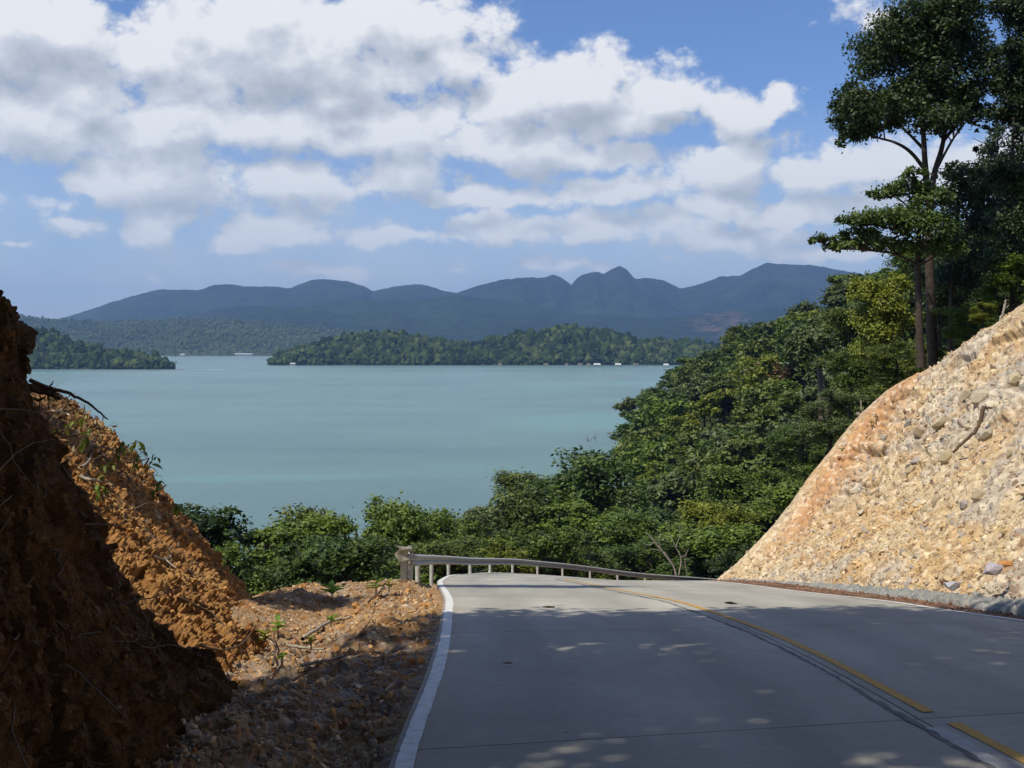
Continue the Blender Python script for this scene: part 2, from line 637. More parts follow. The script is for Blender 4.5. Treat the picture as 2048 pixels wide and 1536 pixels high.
def concrete_mat():
    m, nt = new_mat('concrete')
    tcn = N(nt, 'ShaderNodeTexCoord')
    n1 = N(nt, 'ShaderNodeTexNoise', i_Scale=.55, i_Detail=6.0, i_Roughness=.6)
    n2 = N(nt, 'ShaderNodeTexNoise', i_Scale=9.0, i_Detail=8.0, i_Roughness=.7)
    # broom finish: fine grooves across the road
    mp = N(nt, 'ShaderNodeMapping')
    mp.inputs['Scale'].default_value = (1.2, 26.0, 1.0)
    mp.inputs['Rotation'].default_value = (0, 0, math.radians(-12))
    n3 = N(nt, 'ShaderNodeTexNoise', i_Scale=2.5, i_Detail=4.0, i_Roughness=.6)
    mp2 = N(nt, 'ShaderNodeMapping')
    mp2.inputs['Scale'].default_value = (1.6, .16, 1.0)
    mp2.inputs['Rotation'].default_value = (0, 0, math.radians(3))
    n4 = N(nt, 'ShaderNodeTexNoise', i_Scale=1.0, i_Detail=4.0, i_Roughness=.6)
    for n in (n1, n2):
        nt.links.new(tcn.outputs['Object'], n.inputs['Vector'])
    nt.links.new(tcn.outputs['Object'], mp.inputs[0])
    nt.links.new(mp.outputs[0], n3.inputs['Vector'])
    nt.links.new(tcn.outputs['Object'], mp2.inputs[0])
    nt.links.new(mp2.outputs[0], n4.inputs['Vector'])
    s = math_node(nt, 'MULTIPLY', n1.outputs['Fac'], .9)
    s = math_node(nt, 'MULTIPLY_ADD', n2.outputs['Fac'], .45, s)
    s = math_node(nt, 'MULTIPLY_ADD', n3.outputs['Fac'], .5, s)
    s = math_node(nt, 'MULTIPLY_ADD', n4.outputs['Fac'], .8, s)
    r = N(nt, 'ShaderNodeMapRange')
    r.inputs['From Min'].default_value = .95
    r.inputs['From Max'].default_value = 1.78
    oi = N(nt, 'ShaderNodeObjectInfo')
    s = math_node(nt, 'MULTIPLY_ADD', oi.outputs['Random'], .16, s)
    nt.links.new(s, r.inputs['Value'])
    mixn = N(nt, 'ShaderNodeMix', data_type='RGBA')
    nt.links.new(r.outputs[0], mixn.inputs['Factor'])
    mixn.inputs['A'].default_value = (.225, .215, .185, 1)
    mixn.inputs['B'].default_value = (.44, .42, .36, 1)
    p = N(nt, 'ShaderNodeBsdfPrincipled')
    p.inputs['Roughness'].default_value = .9
    p.inputs['Specular IOR Level'].default_value = .25
    at = N(nt, 'ShaderNodeAttribute', attribute_name='tone')
    wear = None
    for c_, w_ in ((.13, .045), (.35, .045), (.62, .05), (.86, .045)):
        q = math_node(nt, 'ABSOLUTE', math_node(nt, 'SUBTRACT', at.outputs['Fac'], c_))
        q = math_node(nt, 'MULTIPLY_ADD', q, -1 / w_ * .6, 1.0, clamp=True)
        wear = q if wear is None else math_node(nt, 'MAXIMUM', wear, q)
    wear = math_node(nt, 'MULTIPLY', wear, math_node(nt, 'MULTIPLY_ADD', n1.outputs['Fac'], .5, .02))
    m1 = N(nt, 'ShaderNodeMix', data_type='RGBA')
    nt.links.new(wear, m1.inputs['Factor'])
    nt.links.new(mixn.outputs['Result'], m1.inputs['A'])
    m1.inputs['B'].default_value = (.17, .165, .15, 1)
    # soil washed over both edges
    ed_ = math_node(nt, 'ABSOLUTE', math_node(nt, 'SUBTRACT', at.outputs['Fac'], .5))
    ed_ = math_node(nt, 'MULTIPLY_ADD', ed_, 9.0, -3.75)
    ed_ = math_node(nt, 'ADD', ed_, math_node(nt, 'MULTIPLY_ADD', n2.outputs['Fac'], 1.6, -1.15))
    ed_ = math_node(nt, 'MULTIPLY', ed_, .8, clamp=True)
    m2 = N(nt, 'ShaderNodeMix', data_type='RGBA')
    nt.links.new(ed_, m2.inputs['Factor'])
    nt.links.new(m1.outputs['Result'], m2.inputs['A'])
    m2.inputs['B'].default_value = (.30, .20, .12, 1)
    # specks and drips
    vs_ = N(nt, 'ShaderNodeTexVoronoi', i_Scale=2.3)
    nt.links.new(tcn.outputs['Object'], vs_.inputs['Vector'])
    spk = math_node(nt, 'MULTIPLY_ADD', vs_.outputs['Distance'], -22.0, 1.0, clamp=True)
    m3 = N(nt, 'ShaderNodeMix', data_type='RGBA')
    nt.links.new(spk, m3.inputs['Factor'])
    nt.links.new(m2.outputs['Result'], m3.inputs['A'])
    m3.inputs['B'].default_value = (.06, .055, .05, 1)
    nt.links.new(m3.outputs['Result'], p.inputs['Base Color'])
    hsum = math_node(nt, 'MULTIPLY_ADD', n3.outputs['Fac'], 1.0, n2.outputs['Fac'])
    bn = N(nt, 'ShaderNodeBump')
    bn.inputs['Strength'].default_value = .35
    bn.inputs['Distance'].default_value = .008
    nt.links.new(hsum, bn.inputs['Height'])
    nt.links.new(bn.outputs[0], p.inputs['Normal'])
    finish(nt, p.outputs[0])
    return m


CONCRETE = concrete_mat()
JOINT = surf_mat('joint_filler', (.035, .033, .03), (.06, .055, .05), scale=20, bump=.3)


def water_mat():
    m, nt = new_mat('sea_water')
    g = N(nt, 'ShaderNodeNewGeometry')
    mp = N(nt, 'ShaderNodeMapping')
    mp.inputs['Scale'].default_value = (.012, .016, 1)
    mp.inputs['Rotation'].default_value = (0, 0, math.radians(8))
    nt.links.new(g.outputs['Position'], mp.inputs[0])
    n1 = N(nt, 'ShaderNodeTexNoise', i_Scale=1.0, i_Detail=5.0, i_Roughness=.55)
    nt.links.new(mp.outputs[0], n1.inputs['Vector'])
    mp3 = N(nt, 'ShaderNodeMapping')
    mp3.inputs['Scale'].default_value = (.0016, .0035, 1)
    nt.links.new(g.outputs['Position'], mp3.inputs[0])
    n3 = N(nt, 'ShaderNodeTexNoise', i_Scale=1.0, i_Detail=3.0, i_Roughness=.5)
    nt.links.new(mp3.outputs[0], n3.inputs['Vector'])
    s = math_node(nt, 'MULTIPLY_ADD', n3.outputs['Fac'], .95, math_node(nt, 'MULTIPLY', n1.outputs['Fac'], .7))
    ramp = N(nt, 'ShaderNodeValToRGB')
    sepx = N(nt, 'ShaderNodeSeparateXYZ')
    nt.links.new(g.outputs['Position'], sepx.inputs[0])
    for (cx, cy, rx, ry, rot, amp_) in ((-56, 236, 34, 9, .13, .26), (30, 395, 46, 55, .1, .34), (-10, 520, 120, 30, .05, -.16), (60, 800, 160, 60, 0, .18), (-40, 300, 60, 9, .05, -.15)):
        sb = N(nt, 'ShaderNodeVectorMath', operation='SUBTRACT')
        nt.links.new(g.outputs['Position'], sb.inputs[0])
        sb.inputs[1].default_value = (cx, cy, 0)
        mpx = N(nt, 'ShaderNodeMapping', vector_type='TEXTURE')
        mpx.inputs['Rotation'].default_value = (0, 0, rot)
        mpx.inputs['Scale'].default_value = (rx, ry, 1)
        nt.links.new(sb.outputs[0], mpx.inputs[0])
        ln = N(nt, 'ShaderNodeVectorMath', operation='LENGTH')
        nt.links.new(mpx.outputs[0], ln.inputs[0])
        q = math_node(nt, 'MULTIPLY_ADD', ln.outputs['Value'], -1.0, 1.0, clamp=True)
        q = math_node(nt, 'MULTIPLY', q, n1.outputs['Fac'])
        s = math_node(nt, 'MULTIPLY_ADD', q, amp_ * 2, s)
    nt.links.new(s, ramp.inputs[0])
    c = ramp.color_ramp
    c.elements[0].position = .62
    c.elements[0].color = (.120, .196, .200, 1)
    c.elements[1].position = 1.12
    c.elements[1].color = (.155, .285, .265, 1)
    e = c.elements.new(.86)
    e.color = (.148, .246, .236, 1)
    p = N(nt, 'ShaderNodeBsdfPrincipled')
    nt.links.new(ramp.outputs[0], p.inputs['Base Color'])
    p.inputs['Roughness'].default_value = .22
    p.inputs['IOR'].default_value = 1.33
    p.inputs['Specular IOR Level'].default_value = .5
    mp2 = N(nt, 'ShaderNodeMapping')
    mp2.inputs['Scale'].default_value = (.35, .8, 1)
    mp2.inputs['Rotation'].default_value = (0, 0, math.radians(-12))
    nt.links.new(g.outputs['Position'], mp2.inputs[0])
    n2 = N(nt, 'ShaderNodeTexNoise', i_Scale=1.0, i_Detail=8.0, i_Roughness=.66)
    nt.links.new(mp2.outputs[0], n2.inputs['Vector'])
    bn = N(nt, 'ShaderNodeBump')
    bn.inputs['Strength'].default_value = 1.0
    bn.inputs['Distance'].default_value = .75
    nt.links.new(n2.outputs['Fac'], bn.inputs['Height'])
    nt.links.new(bn.outputs[0], p.inputs['Normal'])
    finish(nt, p.outputs[0])
    return m


WATER = water_mat()


def hill_mat(name, c1, c2, scale, scar=False):
    m, nt = new_mat(name)
    g = N(nt, 'ShaderNodeNewGeometry')
    n1 = N(nt, 'ShaderNodeTexNoise', i_Scale=scale, i_Detail=6.0, i_Roughness=.7)
    n2 = N(nt, 'ShaderNodeTexNoise', i_Scale=scale * .06, i_Detail=3.0, i_Roughness=.5)
    nt.links.new(g.outputs['Position'], n1.inputs['Vector'])
    nt.links.new(g.outputs['Position'], n2.inputs['Vector'])
    s = math_node(nt, 'ADD', n1.outputs['Fac'], n2.outputs['Fac'])
    r = N(nt, 'ShaderNodeMapRange')
    r.inputs['From Min'].default_value = .8
    r.inputs['From Max'].default_value = 1.25
    nt.links.new(s, r.inputs['Value'])
    mixn = N(nt, 'ShaderNodeMix', data_type='RGBA')
    nt.links.new(r.outputs[0], mixn.inputs['Factor'])
    mixn.inputs['A'].default_value = (*c1, 1)
    mixn.inputs['B'].default_value = (*c2, 1)
    col = mixn.outputs['Result']
    if scar:
        at = N(nt, 'ShaderNodeAttribute', attribute_name='tone')
        mk = math_node(nt, 'MULTIPLY_ADD', n1.outputs['Fac'], 2.0, -.85)
        mk = math_node(nt, 'MULTIPLY', mk, at.outputs['Fac'], clamp=True)
        m2 = N(nt, 'ShaderNodeMix', data_type='RGBA')
        nt.links.new(mk, m2.inputs['Factor'])
        nt.links.new(col, m2.inputs['A'])
        m2.inputs['B'].default_value = (.30, .17, .12, 1)
        col = m2.outputs['Result']
    p = N(nt, 'ShaderNodeBsdfPrincipled')
    p.inputs['Roughness'].default_value = 1
    p.inputs['Specular IOR Level'].default_value = 0.05
    nt.links.new(col, p.inputs['Base Color'])
    bn = N(nt, 'ShaderNodeBump')
    bn.inputs['Strength'].default_value = 1.0
    bn.inputs['Distance'].default_value = .5 / scale
    nt.links.new(n1.outputs['Fac'], bn.inputs['Height'])
    nt.links.new(bn.outputs[0], p.inputs['Normal'])
    finish(nt, p.outputs[0])
    return m


# ------------------------------------------------------------------ near terrain: thin-plate surface through surveyed points
L_ROAD = [(-.3, -6, -1.05), (-.45, 0, -1.62), (-.55, 3, -1.93), (-.65, 5.5, -2.22), (-.66, 8, -2.52), (-.72, 10, -2.8), (-.83, 12.3, -3.14),
          (-.92, 14, -3.43), (-1.2, 17.5, -4.13), (-1.62, 22.5, -5.16), (-1.9, 27, -6.08), (-1.85, 31, -6.84), (-1.55, 38, -8.33),
          (-.6, 44, -9.6), (1.6, 49, -10.8), (3.8, 52.5, -11.78), (6.0, 56, -12.74), (8.2, 59.5, -13.62), (12, 64, -14.75)]
R_ROAD = [(6.6, -4.6, -1.15), (6.35, 1.2, -1.72), (6.2, 4.5, -2.1), (6.15, 7.2, -2.45), (6.1, 9.8, -2.84), (6.0, 11.8, -3.15), (5.75, 13.8, -3.5),
           (5.55, 15.4, -3.78), (5.2, 18.8, -4.44), (5.0, 23.3, -5.32), (4.9, 27, -6.10), (5.0, 30.5, -6.96), (5.5, 35, -8.05),
           (6.4, 39.5, -9.14), (8, 43, -9.98), (10, 45.5, -10.6), (12.5, 47.5, -11.15), (15.5, 49.5, -11.75), (20, 52.5, -12.65)]
L_ROAD = [(x, y, z + EYE) for x, y, z in L_ROAD]
R_ROAD = [(x, y, z + EYE) for x, y, z in R_ROAD]
RAIL_B = [(805, 1182, 18.5), (815, 1181, 21), (835, 1169, 26), (863, 1162, 30), (897, 1158, 34), (940, 1156, 38), (980, 1153, 42),
          (1025, 1151, 46), (1075, 1153, 49.5), (1125, 1156, 52.5), (1180, 1161, 55.5), (1235, 1167, 58.5), (1290, 1172, 61.5),
          (1345, 1175, 64.5), (1400, 1178, 67.0), (1460, 1182, 69.5)]
RAIL_B = [P(*p) for p in RAIL_B]

ctrl = []
for (x, y, z) in L_ROAD:
    ctrl.append((x - .25, y, z - EYE - .12))
for (x, y, z) in R_ROAD:
    ctrl.append((x + .25, y, z - EYE - .22))
for k in (1, 3, 5, 7, 9, 11, 13):
    x, y, z = RAIL_B[k]
    ctrl.append((x, y, z - EYE - .02))
ctrl += [
    # left verge and the foot of the left bank
    (-1.95, 3, -2.0), (-2.0, 5.8, -2.3), (-2.4, 8.2, -2.62), (-2.85, 10, -2.93), (-3.5, 13, -3.35), (-4.0, 16, -3.95), (-1.6, 7, -2.5), (-1.8, 11, -3.15),
    (-2.0, 14, -3.75), (-3.7, 17.4, -4.25), (-2.7, 18.2, -4.32), (-2.2, 0, -1.7), (-2.5, -6, -1.2),
    # under and behind the left banks
    (-6, 4, -1.2), (-8, 10, -1.6), (-9, 0, 1.0), (-14, 5, 1.0), (-14, -8, 2.0), (-7, 15, -4.0), (-12, 18, -5), (-25, 20, -8), (-25, 0, -1),
    # drop behind the verge
    (-4.2, 20, -6.6), (-6, 24, -9.2), (-3.6, 28, -10), (-4, 36, -13), (-3, 44, -15.5), (-8, 40, -15), (-12, 50, -17.5), (0, 54, -16.5), (5, 62, -18), (12, 70, -19),
    (-20, 60, -20), (-8, 70, -21.5), (4, 80, -22.5), (-20, 90, -27), (0, 105, -28), (-30, 120, -31.5), (-60, 70, -27), (-60, 120, -32), (-10, 130, -31.5), (10, 135, -30.8),
    (22, 75, -19), (30, 90, -20),
    # under the right cutting and behind its crest
    (9, 26, -3.6), (9.5, 18, -2.6), (10, 10, -.2), (10, 2, .8), (8.3, 29, -6.0), (11, 31.5, -2.8), (12.5, 29.5, -1.4), (14.6, 26, .5), (16, 18, 4.0), (17, 6, 6), (17, -6, 7),
    (9.5, 36, -6.2), (14, 44, -7.0), (15, 36.5, -1.6), (18, 32, .6), (24, 28, 4), (22, 40, .4), (28, 50, 0), (20, 50, -4.5), (35, 30, 8), (40, 60, 4), (24, 62, -10), (18, 58, -13.5),
    (45, 30, 11), (55, 80, 5), (34, 80, -12), (60, 40, 14),
    # the wooded headland
    (40, 100, -13), (34, 120, -19), (58, 120, -3), (75, 130, 6), (58, 180, -1.5), (46, 150, -14), (36, 150, -21), (24, 130, -27), (20, 150, -29.5), (18, 170, -30.6),
    (72, 220, -1), (60, 220, -9), (62, 260, -6), (52, 260, -15), (48, 300, -19), (38, 240, -25), (30, 220, -28.5), (27, 250, -30.6), (32, 290, -30.4), (33, 318, -30.6),
    (40, 330, -29.5), (55, 330, -20), (80, 300, -8), (100, 220, 6), (120, 300, 0), (150, 200, 14), (70, 370, -29), (110, 380, -22), (10, 200, -33), (15, 300, -34), (50, 400, -33), (150, 400, -28),
    (100, 130, 14), (160, 100, 24), (110, 60, 20),
]
ctrl = np.array(ctrl, float)


def _tps_fit(c, lam=.02):
    n = len(c)
    d2 = ((c[:, None, :2] - c[None, :, :2]) ** 2).sum(-1)
    K = np.where(d2 > 0, .5 * d2 * np.log(np.maximum(d2, 1e-12)), 0)
    K += np.eye(n) * lam
    Q = np.hstack([np.ones((n, 1)), c[:, :2]])
    A = np.block([[K, Q], [Q.T, np.zeros((3, 3))]])
    b = np.concatenate([c[:, 2], np.zeros(3)])
    return np.linalg.solve(A, b)


# depth is compressed so that near points (dense) and far ones (sparse) weigh alike
def _warp(x, y):
    r = np.sqrt(np.maximum(y, 0) * 1.0 + 6.0)
    return np.asarray(x) / r * 3.0, np.log(np.maximum(np.asarray(y) + 14, 1)) * 12.0


_cw = ctrl.copy()
_cw[:, 0], _cw[:, 1] = _warp(ctrl[:, 0], ctrl[:, 1])
_w = _tps_fit(_cw)


def H(x, y):
    x = np.asarray(x, float)
    y = np.asarray(y, float)
    sh = np.broadcast(x, y).shape
    X, Y = _warp(x, y)
    X = np.broadcast_to(X, sh).ravel()
    Y = np.broadcast_to(Y, sh).ravel()
    out = np.empty(X.shape)
    for i in range(0, len(X), 20000):
        xs = X[i:i + 20000, None]
        ys = Y[i:i + 20000, None]
        d2 = (xs - _cw[None, :, 0]) ** 2 + (ys - _cw[None, :, 1]) ** 2
        U = .5 * d2 * np.log(np.maximum(d2, 1e-12))
        out[i:i + 20000] = U @ _w[:-3] + _w[-3] + _w[-2] * xs[:, 0] + _w[-1] * ys[:, 0]
    return np.maximum(out.reshape(sh) + EYE, -3.0)


# road surface as a function of station s (0..1) and t across
NS = 721
LC = catmull(L_ROAD, NS)
RC = catmull(R_ROAD, NS)
CC = LC * .5 + RC * .5
arc = np.concatenate([[0], np.cumsum(np.linalg.norm(np.diff(CC, axis=0), axis=1))])


def road_at(a, t):
    """a: arc length along the middle; t: 0 left edge .. 1 right edge"""
    L = np.stack([np.interp(a, arc, LC[:, k]) for k in range(3)], -1)
    R = np.stack([np.interp(a, arc, RC[:, k]) for k in range(3)], -1)
    t = np.asarray(t)[..., None]
    return L * (1 - t) + R * t


# --- near ground
def road_mask(x, y):
    """True inside the road corridor"""
    lx = np.interp(y, LC[:, 1], LC[:, 0])
    rx = np.interp(y, RC[:, 1], RC[:, 0], right=40)
    return (x > lx - .05) & (x < rx + .05) & (y < 64.5)


gx = np.arange(-34, 46, .33)
gy = np.arange(-12, 84, .33)
GX, GY = np.meshgrid(gx, gy)
GZ = H(GX, GY) + .12 * fbm(GX * .9, GY * .9, 4, 5)
_rs = np.concatenate([(LC * (1 - t) + RC * t)[::6] for t in np.linspace(0, 1, 7)])
_m = (GX > -8) & (GX < 30) & (GY < 70)
_p = np.stack([GX[_m], GY[_m]], -1)
_z = GZ[_m]
for _i in range(0, len(_p), 3000):
    d2_ = ((_p[_i:_i + 3000, None] - _rs[None, :, :2]) ** 2).sum(-1)
    k_ = d2_.argmin(1)
    dr_ = np.sqrt(d2_[np.arange(len(k_)), k_])
    _z[_i:_i + 3000] = np.minimum(_z[_i:_i + 3000], _rs[k_, 2] - .30 - .45 * ((_p[_i:_i + 3000, 0] > 4) & (dr_ > .55)) + np.clip(dr_ - .55, 0, 50) * .45)
GZ[_m] = _z
verge = (GX > -6.5) & (GX < -.3) & (GY < 20.5)
GZ = np.where(verge, GZ - .25, GZ)
gcol = np.zeros(GX.shape + (3,))
soil = np.array([.42, .27, .15])
wood = np.array([.050, .042, .020])
k = np.clip((np.abs(GX - 2.5) < 9) * 1.0, 0, 1) * np.clip((66 - GY) / 4, 0, 1)
behind = (GX < np.interp(GY, [x[1] for x in RAIL_B], [x[0] for x in RAIL_B]) - 1.2) & (GY > 19)
k = np.where(behind, 0, k)
gcol[:] = wood
gcol = gcol * (1 - k[..., None]) + soil * k[..., None]
gcol *= (1 + .5 * fbm(GX * 2, GY * 2, 3, 9))[..., None]
o = mesh_np('ground', np.stack([GX, GY, GZ], -1).reshape(-1, 3), grid_faces(len(gy), len(gx)), SOIL, colors=gcol.reshape(-1, 3), smooth=True)
tag(o, kind='structure')

hx = np.arange(-90, 260, 3.0)
hy = np.arange(10, 460, 3.0)
HX, HY = np.meshgrid(hx, hy)
HZ = H(HX, HY) + .5 * fbm(HX * .12, HY * .12, 3, 15)
HZ = np.where((HX > -32) & (HX < 43.5) & (HY < 81), np.maximum(np.minimum(HZ - 5, EYE - .32 * HY), -3), HZ)
HZ = np.maximum(HZ, -3)
o = mesh_np('headland_terrain', np.stack([HX, HY, HZ], -1).reshape(-1, 3), grid_faces(len(hy), len(hx)), FLOOR, smooth=True)
tag(o, kind='structure')

# --- sea
sx = np.linspace(-8600, 8600, 40)
sy = np.linspace(-250, 9000, 60)
SX, SY = np.meshgrid(sx, sy)
o = mesh_np('water', np.stack([SX, SY, SX * 0], -1).reshape(-1, 3), grid_faces(60, 40), WATER, smooth=True)
tag(o, kind='structure')

# ------------------------------------------------------------------ road
road = empty('road', (0, 0, 0))
tag(road, kind='structure')
# recessed bed that shows in the joints
nb = 160
aa = np.linspace(0, arc[-1], nb)
bed = np.stack([road_at(aa, np.full(nb, t)) for t in np.linspace(0.004, .996, 9)], 1)
bed[..., 2] -= .022
mesh_np('joint_bed', bed.reshape(-1, 3), grid_faces(nb, 9, True), JOINT, smooth=True, parent=road)
# arc position of the joint seen across the road near the bottom of the photo
a_joint = float(np.interp(5.75, LC[:, 1], arc))
starts = []
a = a_joint - 4.6 * 3
while a < arc[-1] - 1:
    starts.append(a)
    a += 4.6
TC = .475


def slab(a0, a1, t0, t1):
    nu, nv = 9, 7
    A, T = np.meshgrid(np.linspace(a0, a1, nu), np.linspace(t0, t1, nv), indexing='ij')
    top = road_at(A, T)
    e = np.ones(A.shape)
    top[0, :, 2] -= .004
    top[-1, :, 2] -= .004
    bot = top.copy()
    bot[..., 2] -= .16
    v = np.concatenate([top.reshape(-1, 3), bot.reshape(-1, 3)])
    f = list(grid_faces(nu, nv, True))
    o2 = nu * nv
    rim = [(0, j) for j in range(nv)] + [(i, nv - 1) for i in range(1, nu)] + [(nu - 1, j) for j in range(nv - 2, -1, -1)] + [(i, 0) for i in range(nu - 2, 0, -1)]
    idx = [i * nv + j for i, j in rim]
    for q in range(len(idx)):
        p0, p1 = idx[q], idx[(q + 1) % len(idx)]
        f.append((p0, p1, p1 + o2, p0 + o2))
    return v, np.array(f), np.concatenate([T.ravel(), T.ravel()])


for i, a in enumerate(starts):
    a0 = max(a, 0) + .007
    a1 = min(a + 4.6, arc[-1]) - .007
    if a1 - a0 < .5:
        continue
    for (t0, t1) in ((0, TC - .0012), (TC + .0012, 1)):
        v, f, tt_ = slab(a0, a1, t0, t1)
        mesh_np('slab', v, f, CONCRETE, smooth=False, parent=road, tone=tt_)


def stripe(name, a0, a1, t_c, width, mat, lift=.004, n=None, rag=0.0, seed=1):
    n = n or int((a1 - a0) / .04) + 2
    A = np.linspace(a0, a1, n)
    w = np.linalg.norm(road_at(A, np.full(n, 1.0)) - road_at(A, np.full(n, 0.0)), axis=1)
    hw = width / 2 / w
    j1 = rag / w * (vnoise(A * 14, A * 0 + 3, seed) + vnoise(A * 3, A * 0 + 5, seed)) * 1.4
    j2 = rag / w * (vnoise(A * 14, A * 0 + 8, seed) + vnoise(A * 3, A * 0 + 6, seed)) * 1.4
    l = road_at(A, t_c - hw + j1)
    r = road_at(A, t_c + hw + j2)
    v = np.stack([l, r], 1)
    v[..., 2] += lift
    return mesh_np(name, v.reshape(-1, 3), grid_faces(n, 2, True), mat, smooth=True, parent=road)


wid = 6.6
stripe('edge_line', .2, arc[-1] - .3, .012, .10, WHITEP, rag=.004)
stripe('edge_line', .2, arc[-1] - .3, .990, .10, WHITEP, rag=.004, seed=5)
ay = float(np.interp(5.95, LC[:, 1] * .5 + RC[:, 1] * .5, arc))
gap = a_joint + .05
stripe('centre_line', .2, gap - .22, TC + .024, .09, YELLOWP, rag=.004)
stripe('centre_line', gap + .1, arc[-1] - .3, TC + .020, .09, YELLOWP, rag=.004)
# tar smear and old paint layout strip along the centre joint
m_tar = surf_mat('joint_tar', (.10, .10, .10), (.20, .195, .18), scale=10, bump=.2)
stripe('joint_sealant', .2, arc[-1] - .3, TC - .012, .040, m_tar, lift=.003, rag=.022, seed=9)
m_gry = surf_mat('grey_cement_wash', (.42, .43, .42), (.33, .33, .31), scale=10, bump=.2)
stripe('cement_patch', .2, gap - .3, TC - .002, .09, m_gry, lift=.0045, rag=.02, seed=12)


# ------------------------------------------------------------------ stones
def stone_proto(seed, sub=True):
    r = np.random.default_rng(seed)
    t = (1 + 5 ** .5) / 2
    v = np.array([(-1, t, 0), (1, t, 0), (-1, -t, 0), (1, -t, 0), (0, -1, t), (0, 1, t), (0, -1, -t), (0, 1, -t), (t, 0, -1), (t, 0, 1), (-t, 0, -1), (-t, 0, 1)], float)
    v /= np.linalg.norm(v[0])
    f = np.array([(0, 11, 5), (0, 5, 1), (0, 1, 7), (0, 7, 10), (0, 10, 11), (1, 5, 9), (5, 11, 4), (11, 10, 2), (10, 7, 6), (7, 1, 8), (3, 9, 4), (3, 4, 2), (3, 2, 6), (3, 6, 8), (3, 8, 9), (4, 9, 5), (2, 4, 11), (6, 2, 10), (8, 6, 7), (9, 8, 1)])
    v = v * r.uniform(.65, 1.2, (12, 1)) + r.normal(0, .10, (12, 3))
    v *= np.array([1, r.uniform(.6, .9), r.uniform(.4, .7)])
    return v, f


PROTO = [stone_proto(100 + i) for i in range(10)]
STONE_MATS = {}


def rand_rot(n):
    q = rng.normal(size=(n, 4))
    q /= np.linalg.norm(q, axis=1, keepdims=True)
    w, x, y, z = q.T
    return np.stack([np.stack([1 - 2 * (y * y + z * z), 2 * (x * y - z * w), 2 * (x * z + y * w)], -1),
                     np.stack([2 * (x * y + z * w), 1 - 2 * (x * x + z * z), 2 * (y * z - x * w)], -1),
                     np.stack([2 * (x * z - y * w), 2 * (y * z + x * w), 1 - 2 * (x * x + y * y)], -1)], 1)


def many_stones(name, pos, size, colors, parent, mat=None):
    """a mass of small stones in one mesh"""
    n = len(pos)
    R = rand_rot(n)
    vs, fs, cs = [], [], []
    o = 0
    pick = rng.integers(0, len(PROTO), n)
    for k, (pv, pf) in enumerate(PROTO):
        idx = np.where(pick == k)[0]
        if not len(idx):
            continue
        v = np.einsum('nij,kj->nki', R[idx], pv) * size[idx][:, None, None] + pos[idx][:, None]
        m = len(idx)
        vs.append(v.reshape(-1, 3))
        fs.append((pf[None] + (np.arange(m) * len(pv))[:, None, None]).reshape(-1, 3) + o)
        cs.append(np.repeat(colors[idx], len(pv), 0))
        o += m * len(pv)
    ob = mesh_np(name, np.concatenate(vs), np.concatenate(fs), mat or STONE, colors=np.concatenate(cs), parent=parent)
    tag(ob, kind='stuff')
    return ob


def single_stones(pos, size, palette, parent, nvar=8, flat=1.0):
    """the larger stones, each an object sharing one of a few meshes"""
    cache = []
    for c in palette:
        for k in range(nvar // len(palette) + 1):
            v, f = stone_proto(int(rng.integers(1e6)))
            v = v * np.array([1, 1, flat])
            ob = mesh_np('stone', v, f, STONE, colors=np.tile(np.array(c) * rng.uniform(.85, 1.15), (len(v), 1)), link=False)
            cache.append(ob.data)
    for p, s in zip(pos, size):
        o = bpy.data.objects.new('stone', cache[int(rng.integers(len(cache)))])
        COL.objects.link(o)
        o.parent = parent
        o.location = p
        o.scale = (s, s, s)
        o.rotation_euler = tuple(rng.uniform(-.9, .9, 2)) + (float(rng.uniform(0, 6.28)),)


# ------------------------------------------------------------------ right-hand cutting
def rel(x, y, z):
    return (x, y, z + EYE)


top = [P(1790, 786, 31.3), P(1875, 728, 29.5), P(1965, 662, 28), P(2070, 592, 26.6), rel(14.2, 21.5, 3.6), rel(14.3, 16, 4.9), rel(14.3, 8, 6.0), rel(14, -4, 7.2)]
foot = [P(1425, 1166, 30.2), P(1485, 1160, 28.2), P(1605, 1163, 23.7), P(1725, 1170, 20.1), P(1855, 1179, 16.9), P(2060, 1193, 13.9), rel(7.25, 7.9, -2.42), rel(7.3, -4, -1.1)]
c0 = [P(1790, 786, 31.3), P(1705, 850, 31.9), P(1625, 950, 31.5), P(1555, 1042, 31), P(1490, 1118, 30.5), P(1425, 1166, 30.2)]
rows = []
NR = 6
prof = [0, .20, .42, .64, .84, 1]
for i in range(NR):
    r_ = []
    for j in range(8):
        a_, b_ = np.array(top[j]), np.array(foot[j])
        q = a_ * (1 - prof[i]) + b_ * prof[i]
        q[2] -= .55 * math.sin(math.pi * prof[i]) * (1 if j > 0 else 0)
        if j == 0:
            q = np.array(c0[i])
        r_.append(q)
    rows.append(r_)
# an extra column that turns the nose away from the road, an extra row over the crest
rows = [[np.array(r_[0]) + np.array([1.9, 2.0, -1.9 if i < 5 else -.5])] + r_ for i, r_ in enumerate(rows)]
over = [q + np.array([1.6, .9, -.15]) for q in rows[0]]
under = [q + np.array([-.12, -.05, -.35]) for q in rows[-1]]
rows = [over] + rows + [under]
NRr, NCc = 300, 760
tcols = np.concatenate([np.linspace(0, 6.3, 690, endpoint=False), np.linspace(6.3, 8, 50)])
NRr, NCc = 340, len(tcols)


